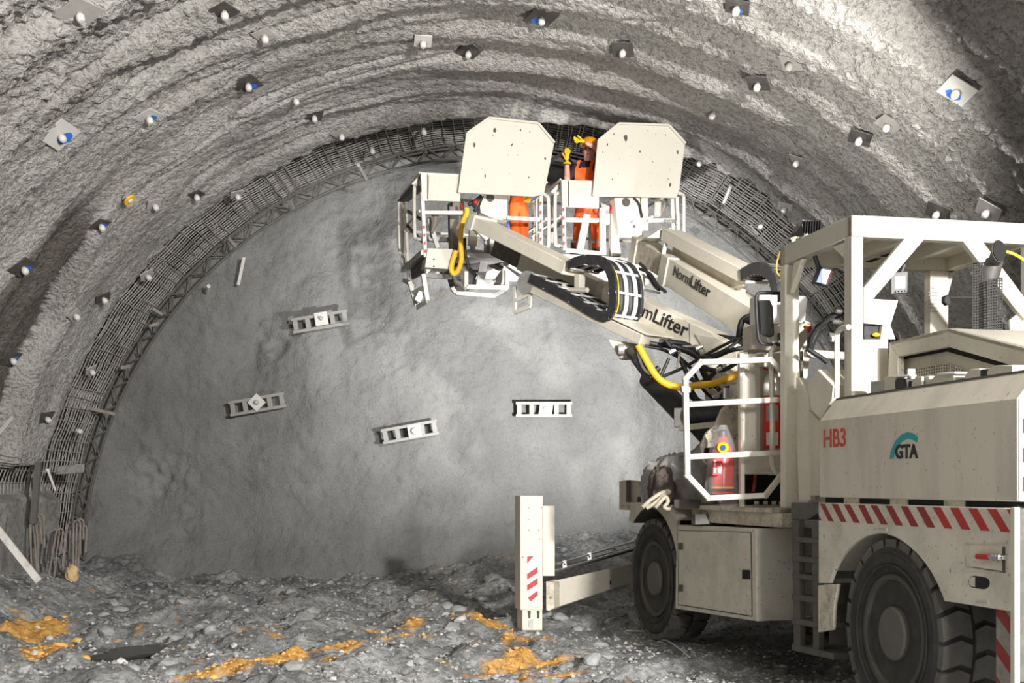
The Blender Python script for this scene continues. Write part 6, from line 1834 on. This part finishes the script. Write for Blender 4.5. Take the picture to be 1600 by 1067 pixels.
# ------------------------------------------------------------------ bits at the left foot of the tunnel
hooks = [(46, 806, 50, 905), (52, 812, 58, 906), (58, 808, 60, 900), (80, 832, 70, 908), (88, 831, 76, 910), (92, 838, 84, 908), (105, 822, 97, 905), (110, 830, 104, 910), (115, 818, 114, 906), (120, 816, 118, 908), (125, 826, 121, 900)]
for k, (x0, y0, x1, y1) in enumerate(hooks):
    Y = 17.7 + 0.12 * (k % 4)
    a, b = P(x0, y0, Y), P(x1, y1, Y)
    b.z = gz(b.x, b.y) - 0.03
    d = (b - a).normalized()
    s = Vector((1, 0, 0))
    pts = [b, a] + [a + s * 0.05 * (1 - math.cos(t)) - d * 0.05 * math.sin(t) for t in (0.8, 1.57, 2.35, 3.14)] + [a + s * 0.1 + d * (0.25 + 0.1 * (k % 3))]
    o = solo('rebar_hook', MB().tube(pts, 0.014, 6), M['rust'], 'hooked steel bar standing in the row at the left foot of the arch', 'bar', 'hooked bars at the left foot', loc=tuple(b))
solo('white_board', MB().bar(P(-4, 826, 15.6), P(61, 908, 15.6), 0.09, 0.03, (0, 1, 0)), M['wood'], 'long weathered white board leaning at the lower left edge', 'board', loc=tuple(P(61, 908, 15.6)))
solo('thin_lath', MB().bar(P(-3, 678, 15.8), P(19, 652, 16.2), 0.035, 0.03, (0, 1, 0)), M['cap'], 'thin white lath stuck in the left wall above the mesh', 'lath')
solo('splintered_board', MB().hull([P(72, 733, 17.3), P(76, 732, 17.3), P(88, 765, 17.2), P(86, 768, 17.2)], [P(72, 733, 17.38), P(76, 732, 17.38), P(88, 765, 17.28), P(86, 768, 17.28)]), M['wood'], 'splintered pale board hanging on the lower left mesh', 'board')
solo('concrete_block', MB().hull([P(88, 728, 18.0), P(132, 724, 18.0), P(131, 739, 18.0), P(86, 742, 18.0)], [P(90, 729, 18.4), P(133, 725, 18.4), P(132, 739, 18.4), P(88, 742, 18.4)]), M['footing'], 'grey concrete block clamped at the lower left end of mesh strip', 'block', bevel=0.02)
solo('steel_upright', MB().bar(P(60, 722, 17.6), P(52, 818, 17.6), 0.09, 0.05, (0, 1, 0)), M['bar_dark'], 'dark steel upright behind the mesh at lower left', 'upright')
c = P(113, 896, 17.2)
mb = MB(); mb.ball(c, 0.095, 8, (0.9, 0.8, 1.2))
rr = random.Random(4)
mb.v = [p + Vector((rr.uniform(-.02, .02), rr.uniform(-.02, .02), rr.uniform(-.02, .02))) for p in mb.v]
solo('clay_lump', mb, paint('pale_clay', (0.60, 0.42, 0.20), 0.85, 0.7, (0.55, 0.50, 0.42), 12), 'pale yellowish clay lump at the foot of the hooked bars', 'lump')
x, y = px_ground(365, 942)
solo('white_lath', MB().bar(Vector((x - .17, y, gz(x - .17, y) + .03)), Vector((x + .17, y + .1, gz(x + .17, y + .1) + .05)), 0.03, 0.02), M['cap'], 'white lath lying on the muck before the face', 'lath')
x, y = px_ground(657, 929)
solo('white_chip', MB().bar(Vector((x - .06, y, gz(x - .06, y) + .05)), Vector((x + .07, y, gz(x + .07, y) + .01)), 0.05, 0.03), M['cap'], 'small white chip on the muck left of the outrigger leg', 'chip')
x, y = px_ground(771, 889)
mb = MB(); mb.ball((x, y, gz(x, y) + .06), 0.12, 7, (1.1, 0.8, 0.9))
mb.v = [p + Vector((rr.uniform(-.025, .025), rr.uniform(-.025, .025), rr.uniform(-.025, .025))) for p in mb.v]
solo('pale_lump', mb, M['stone_pale'], 'ragged pale lump on the muck near the outrigger leg', 'lump')
pts = []
for px, py in ((979, 990), (1000, 991), (1018, 992), (1030, 1003), (1042, 1006), (1058, 1016), (1078, 1030)):
    x, y = px_ground(px, py); pts.append(Vector((x, y, gz(x, y) + 0.035)))
solo('loose_wire', MB().tube(bez(pts, 4), 0.008, 6), M['cap'], 'thin white wire lying on the ground beside the front wheel', 'wire', loc=tuple(pts[0]))

# ------------------------------------------------------------------ things carried on the front deck
DK = 1.44
# plastic wrapped fire extinguisher
Yx = 10.75
cx0 = P(1133, 770, Yx)
ex = thing('wrapped_extinguisher', 'red fire extinguisher wrapped in clear plastic bag standing inside the hinged gate', 'extinguisher', (cx0.x, Yx + 0.1, P(0, 774, Yx).z))
c = Vector((cx0.x, Yx + 0.12, 0))
zb = P(0, 772, Yx).z; zt_ = P(0, 682, Yx).z
H = zt_ - zb
mb = MB(); mb.lathe([(0.0001, 0), (0.095, 0), (0.10, 0.02), (0.10, H * 0.62), (0.085, H * 0.78), (0.05, H * 0.9), (0.035, H), (0.0001, H)], c + Vector((0, 0, zb)), (0, 0, 1), 24)
cyl = build('cylinder', mb, M['red'] if False else paint('extinguisher_red', (0.75, 0.035, 0.02), 0.35), ex)
build('base_ring', MB().lathe([(0.101, 0.02), (0.104, 0.02), (0.104, 0.045), (0.101, 0.045)], c + Vector((0, 0, zb)), (0, 0, 1), 24), M['ink'], ex)
build('base_band', MB().lathe([(0.101, 0.05), (0.103, 0.05), (0.103, 0.065), (0.101, 0.065)], c + Vector((0, 0, zb)), (0, 0, 1), 24), M['yellow'], ex)
build('valve_head', MB().lathe([(0.0001, 0), (0.04, 0), (0.04, 0.05), (0.025, 0.07), (0.0001, 0.07)], c + Vector((0, 0, zb + H)), (0, 0, 1), 14).bar(c + Vector((0.02, 0, zb + H + .08)), c + Vector((-0.10, -.02, zb + H + .05)), 0.025, 0.02), M['black'], ex)
dsk = P(1130, 699, Yx - 0.02)
build('badge_ring', MB().lathe([(0.0001, 0), (0.045, 0.0), (0.05, 0.008), (0.0001, 0.012)], dsk, (-0.35, -1, -0.2), 20), M['yellow_glove'], ex)
build('badge_disc', MB().lathe([(0.0001, 0), (0.026, 0.0), (0.026, 0.006), (0.0001, 0.006)], dsk + Vector((-0.35, -1, -0.2)).normalized() * 0.012, (-0.35, -1, -0.2), 18), paint('blue_grey_disc', (0.05, 0.11, 0.24), 0.95), ex)
Yl = Yx - 0.10
lb = build('red_label', MB().prism([P(1115, 717, Yl), P(1129, 715, Yl), P(1128, 741, Yl), P(1114, 742, Yl)], (0, 0.004, 0)), paint('label_red', (0.75, 0.02, 0.02), 0.5), ex, label='red label with white pictograms')
for q in ([(1116, 720), (1118.5, 719.5), (1118.3, 728), (1115.8, 728)], [(1116, 731), (1118.5, 731), (1118, 738.5), (1115.5, 738.5)], [(1122, 738), (1124, 728), (1125.5, 732), (1127, 724), (1127.6, 734), (1126, 740)], [(1121, 734), (1122.4, 729), (1122.8, 734)]):
    build('label_mark', MB().prism([P(x, y, Yl - 0.003) for x, y in q], (0, 0.002, 0)), M['white'], lb)
mb = MB(); rr = random.Random(9)
prof = [(772, 27), (760, 27.5), (742, 26), (722, 24), (704, 21), (690, 17.5), (676, 12), (667, 7.5), (663, 6)]
rings = []
for k, (py, rx) in enumerate(prof):
    z = P(0, py, Yx).z; r = rx / F * Yx
    ring = []
    for i in range(28):
        a = 2 * math.pi * i / 28
        q = r * (1 + 0.05 * math.sin(7 * a + k) + rr.uniform(-0.02, 0.02))
        ring.append(c + Vector((math.cos(a) * q + (k - 4) * 0.001, math.sin(a) * min(q, 0.16), z)))
    rings.append(ring)
vs = [p for r_ in rings for p in r_]; fs = []
for k in range(len(rings) - 1):
    for i in range(28):
        j = (i + 1) % 28
        fs.append([k * 28 + i, k * 28 + j, (k + 1) * 28 + j, (k + 1) * 28 + i])
mb.add(vs, fs)
build('plastic_bag', mb, M['film'], ex, label='clear crumpled plastic bag')
mb = MB(); mb.add([P(1118, 776, 10.7), P(1156, 776, 11.2), P(1154, 792, 10.62), P(1140, 800, 10.6), P(1126, 794, 10.62)], [[0, 1, 2, 3, 4]])
mb.add([P(1122, 778, 10.7), P(1150, 777, 10.68), P(1152, 790, 10.58), P(1136, 797, 10.56), P(1127, 790, 10.58)], [[0, 1, 2, 3, 4]])
build('bag_tail', mb, M['film'], ex)
# second extinguisher in the board window
Ye = 10.95
c = P(1206, 640, Ye); zb = P(0, 701, Ye).z; zt_ = P(0, 600, Ye).z; H = zt_ - zb
fe = thing('fire_extinguisher', 'slim red and white fire extinguisher mounted in the window of the equipment board', 'extinguisher', (c.x, Ye, zb))
c.z = zb
build('cylinder', MB().lathe([(0.0001, 0), (0.07, 0), (0.075, 0.02), (0.075, H * 0.86), (0.05, H * 0.96), (0.03, H), (0.0001, H)], c, (0, 0, 1), 20), bpy.data.materials['extinguisher_red'], fe)
build('white_top', MB().lathe([(0.07, H * 0.82), (0.078, H * 0.82), (0.078, H * 1.0), (0.055, H * 1.12), (0.03, H * 1.16), (0.0001, H * 1.16)], c, (0, 0, 1), 20), M['white'], fe)
for z0, z1, m in ((0.05, 0.25, 'white'), (0.42, 0.66, 'steel')):
    q = []
    for i in range(7):
        a = -math.pi / 2 - 0.9 + 1.5 * i / 6
        q.append((math.cos(a) * 0.077, math.sin(a) * 0.077))
    mb = MB()
    lo = [c + Vector((x, y, H * z0)) for x, y in q]; hi = [c + Vector((x, y, H * z1)) for x, y in q]
    mb.add(lo + hi, [[i, i + 1, 8 + i, 7 + i] for i in range(6)])
    build('paper_label', mb, M[m], fe)
build('valve', MB().cyl(c + Vector((0, 0, H * 1.1)), c + Vector((0, 0, H * 1.25)), 0.025, 8), M['black'], fe)
build('hose', MB().tube(bez([c + Vector((0, 0, H * 1.2)), c + Vector((-0.08, 0, H * 1.26)), c + Vector((0.03, -.02, H * 1.33)), c + Vector((0.13, 0, H * 1.2)), c + Vector((0.14, 0, H * 0.7))], 5), 0.010, 7), M['redlet'], fe)
build('nozzle_block', MB().box(c + Vector((0.09, -0.04, H * 0.38)), (0.06, 0, 0), (0, 0.05, 0), (0, 0, H * 0.25)), bpy.data.materials['extinguisher_red'], fe)
build('yellow_tag', MB().box(c + Vector((0.09, -0.045, H * 0.26)), (0.06, 0, 0), (0, 0.01, 0), (0, 0, H * 0.1)), M['yellow'], fe)

def blob(pts, seed, amp, nx=40, ny=24):
    """crumpled heap from an elliptical footprint: centre, radii"""
    (c, a, b, h) = pts
    mb = MB(); vs = []
    for j in range(ny + 1):
        ph = (j / ny) * math.pi / 2
        for i in range(nx):
            t = 2 * math.pi * i / nx
            r = math.cos(ph) ** 0.7; z = math.sin(ph) ** 0.8
            x = math.cos(t) * r; y = math.sin(t) * r
            k = float(fb(np.array([x * 2.2 + seed]), np.array([y * 2.2 + z * 2.0]), seed, 4)[0]); k2 = abs(float(vn(np.array([x * 5 + z * 3]), np.array([y * 5 + seed]), seed + 1)[0]))
            s_ = 1 + amp * k - amp * 0.5 * k2
            vs.append(Vector(c) + Vector((x * a * s_, y * b * s_, z * h * s_)))
    fs = []
    for j in range(ny):
        for i in range(nx):
            q = (i + 1) % nx
            fs.append([j * nx + i, j * nx + q, (j + 1) * nx + q, (j + 1) * nx + i])
    fs.append(list(range(nx))[::-1])
    return mb.add(vs, fs)
c = P(1062, 782, 12.3); c.z = DK + 0.01
solo('plastic_bundle', blob((c + Vector((0.04, 0.0, 0)), 0.40, 0.30, 0.52), 3, 0.35), M['tarp'], 'crumpled grey plastic sheet bundle heaped on the front deck', 'bundle', sharp=80, loc=tuple(c))
c = P(1034, 782, 12.0); c.z = DK + 0.01
solo('brown_sack', blob((c, 0.14, 0.2, 0.36), 5, 0.25), paint('dark_brown_sack', (0.07, 0.055, 0.045), 0.85, 0.5, (0.14, 0.11, 0.09), 10), 'dark brown sack at the left side of the grey plastic bundle', 'sack', sharp=80, loc=tuple(c))
pts = [P(x, y, 11.75) for x, y in ((1004, 792), (1010, 787), (1018, 780), (1030, 772), (1042, 767), (1046, 769), (1038, 774), (1028, 782), (1020, 788), (1010, 794))]
solo('sling', MB().tube(bez(pts, 4), 0.019, 7), M['rope'], 'dirty tan lifting sling looped on the deck edge', 'sling', loc=tuple(P(1004, 796, 11.75)))
pts = [P(x, y, 11.7) for x, y in ((1024, 793), (1032, 784), (1040, 776), (1044, 784), (1038, 792), (1046, 795), (1052, 790))]
solo('sling', MB().tube(bez(pts, 4), 0.018, 7), M['rope'], 'second tan sling coiled beside the dark timber block', 'sling', loc=tuple(P(1030, 796, 11.7)))
solo('timber_block', MB().box(P(1053, 794, 11.6), P(1095, 794, 11.6) - P(1053, 794, 11.6), (0.03, 0.2, 0), (0, 0, 0.085)), paint('dark_timber', (0.085, 0.075, 0.068), 0.85, 0.6, (0.04, 0.035, 0.03), 14), 'dark timber block on the deck edge below the grey bundle', 'block', bevel=0.008)
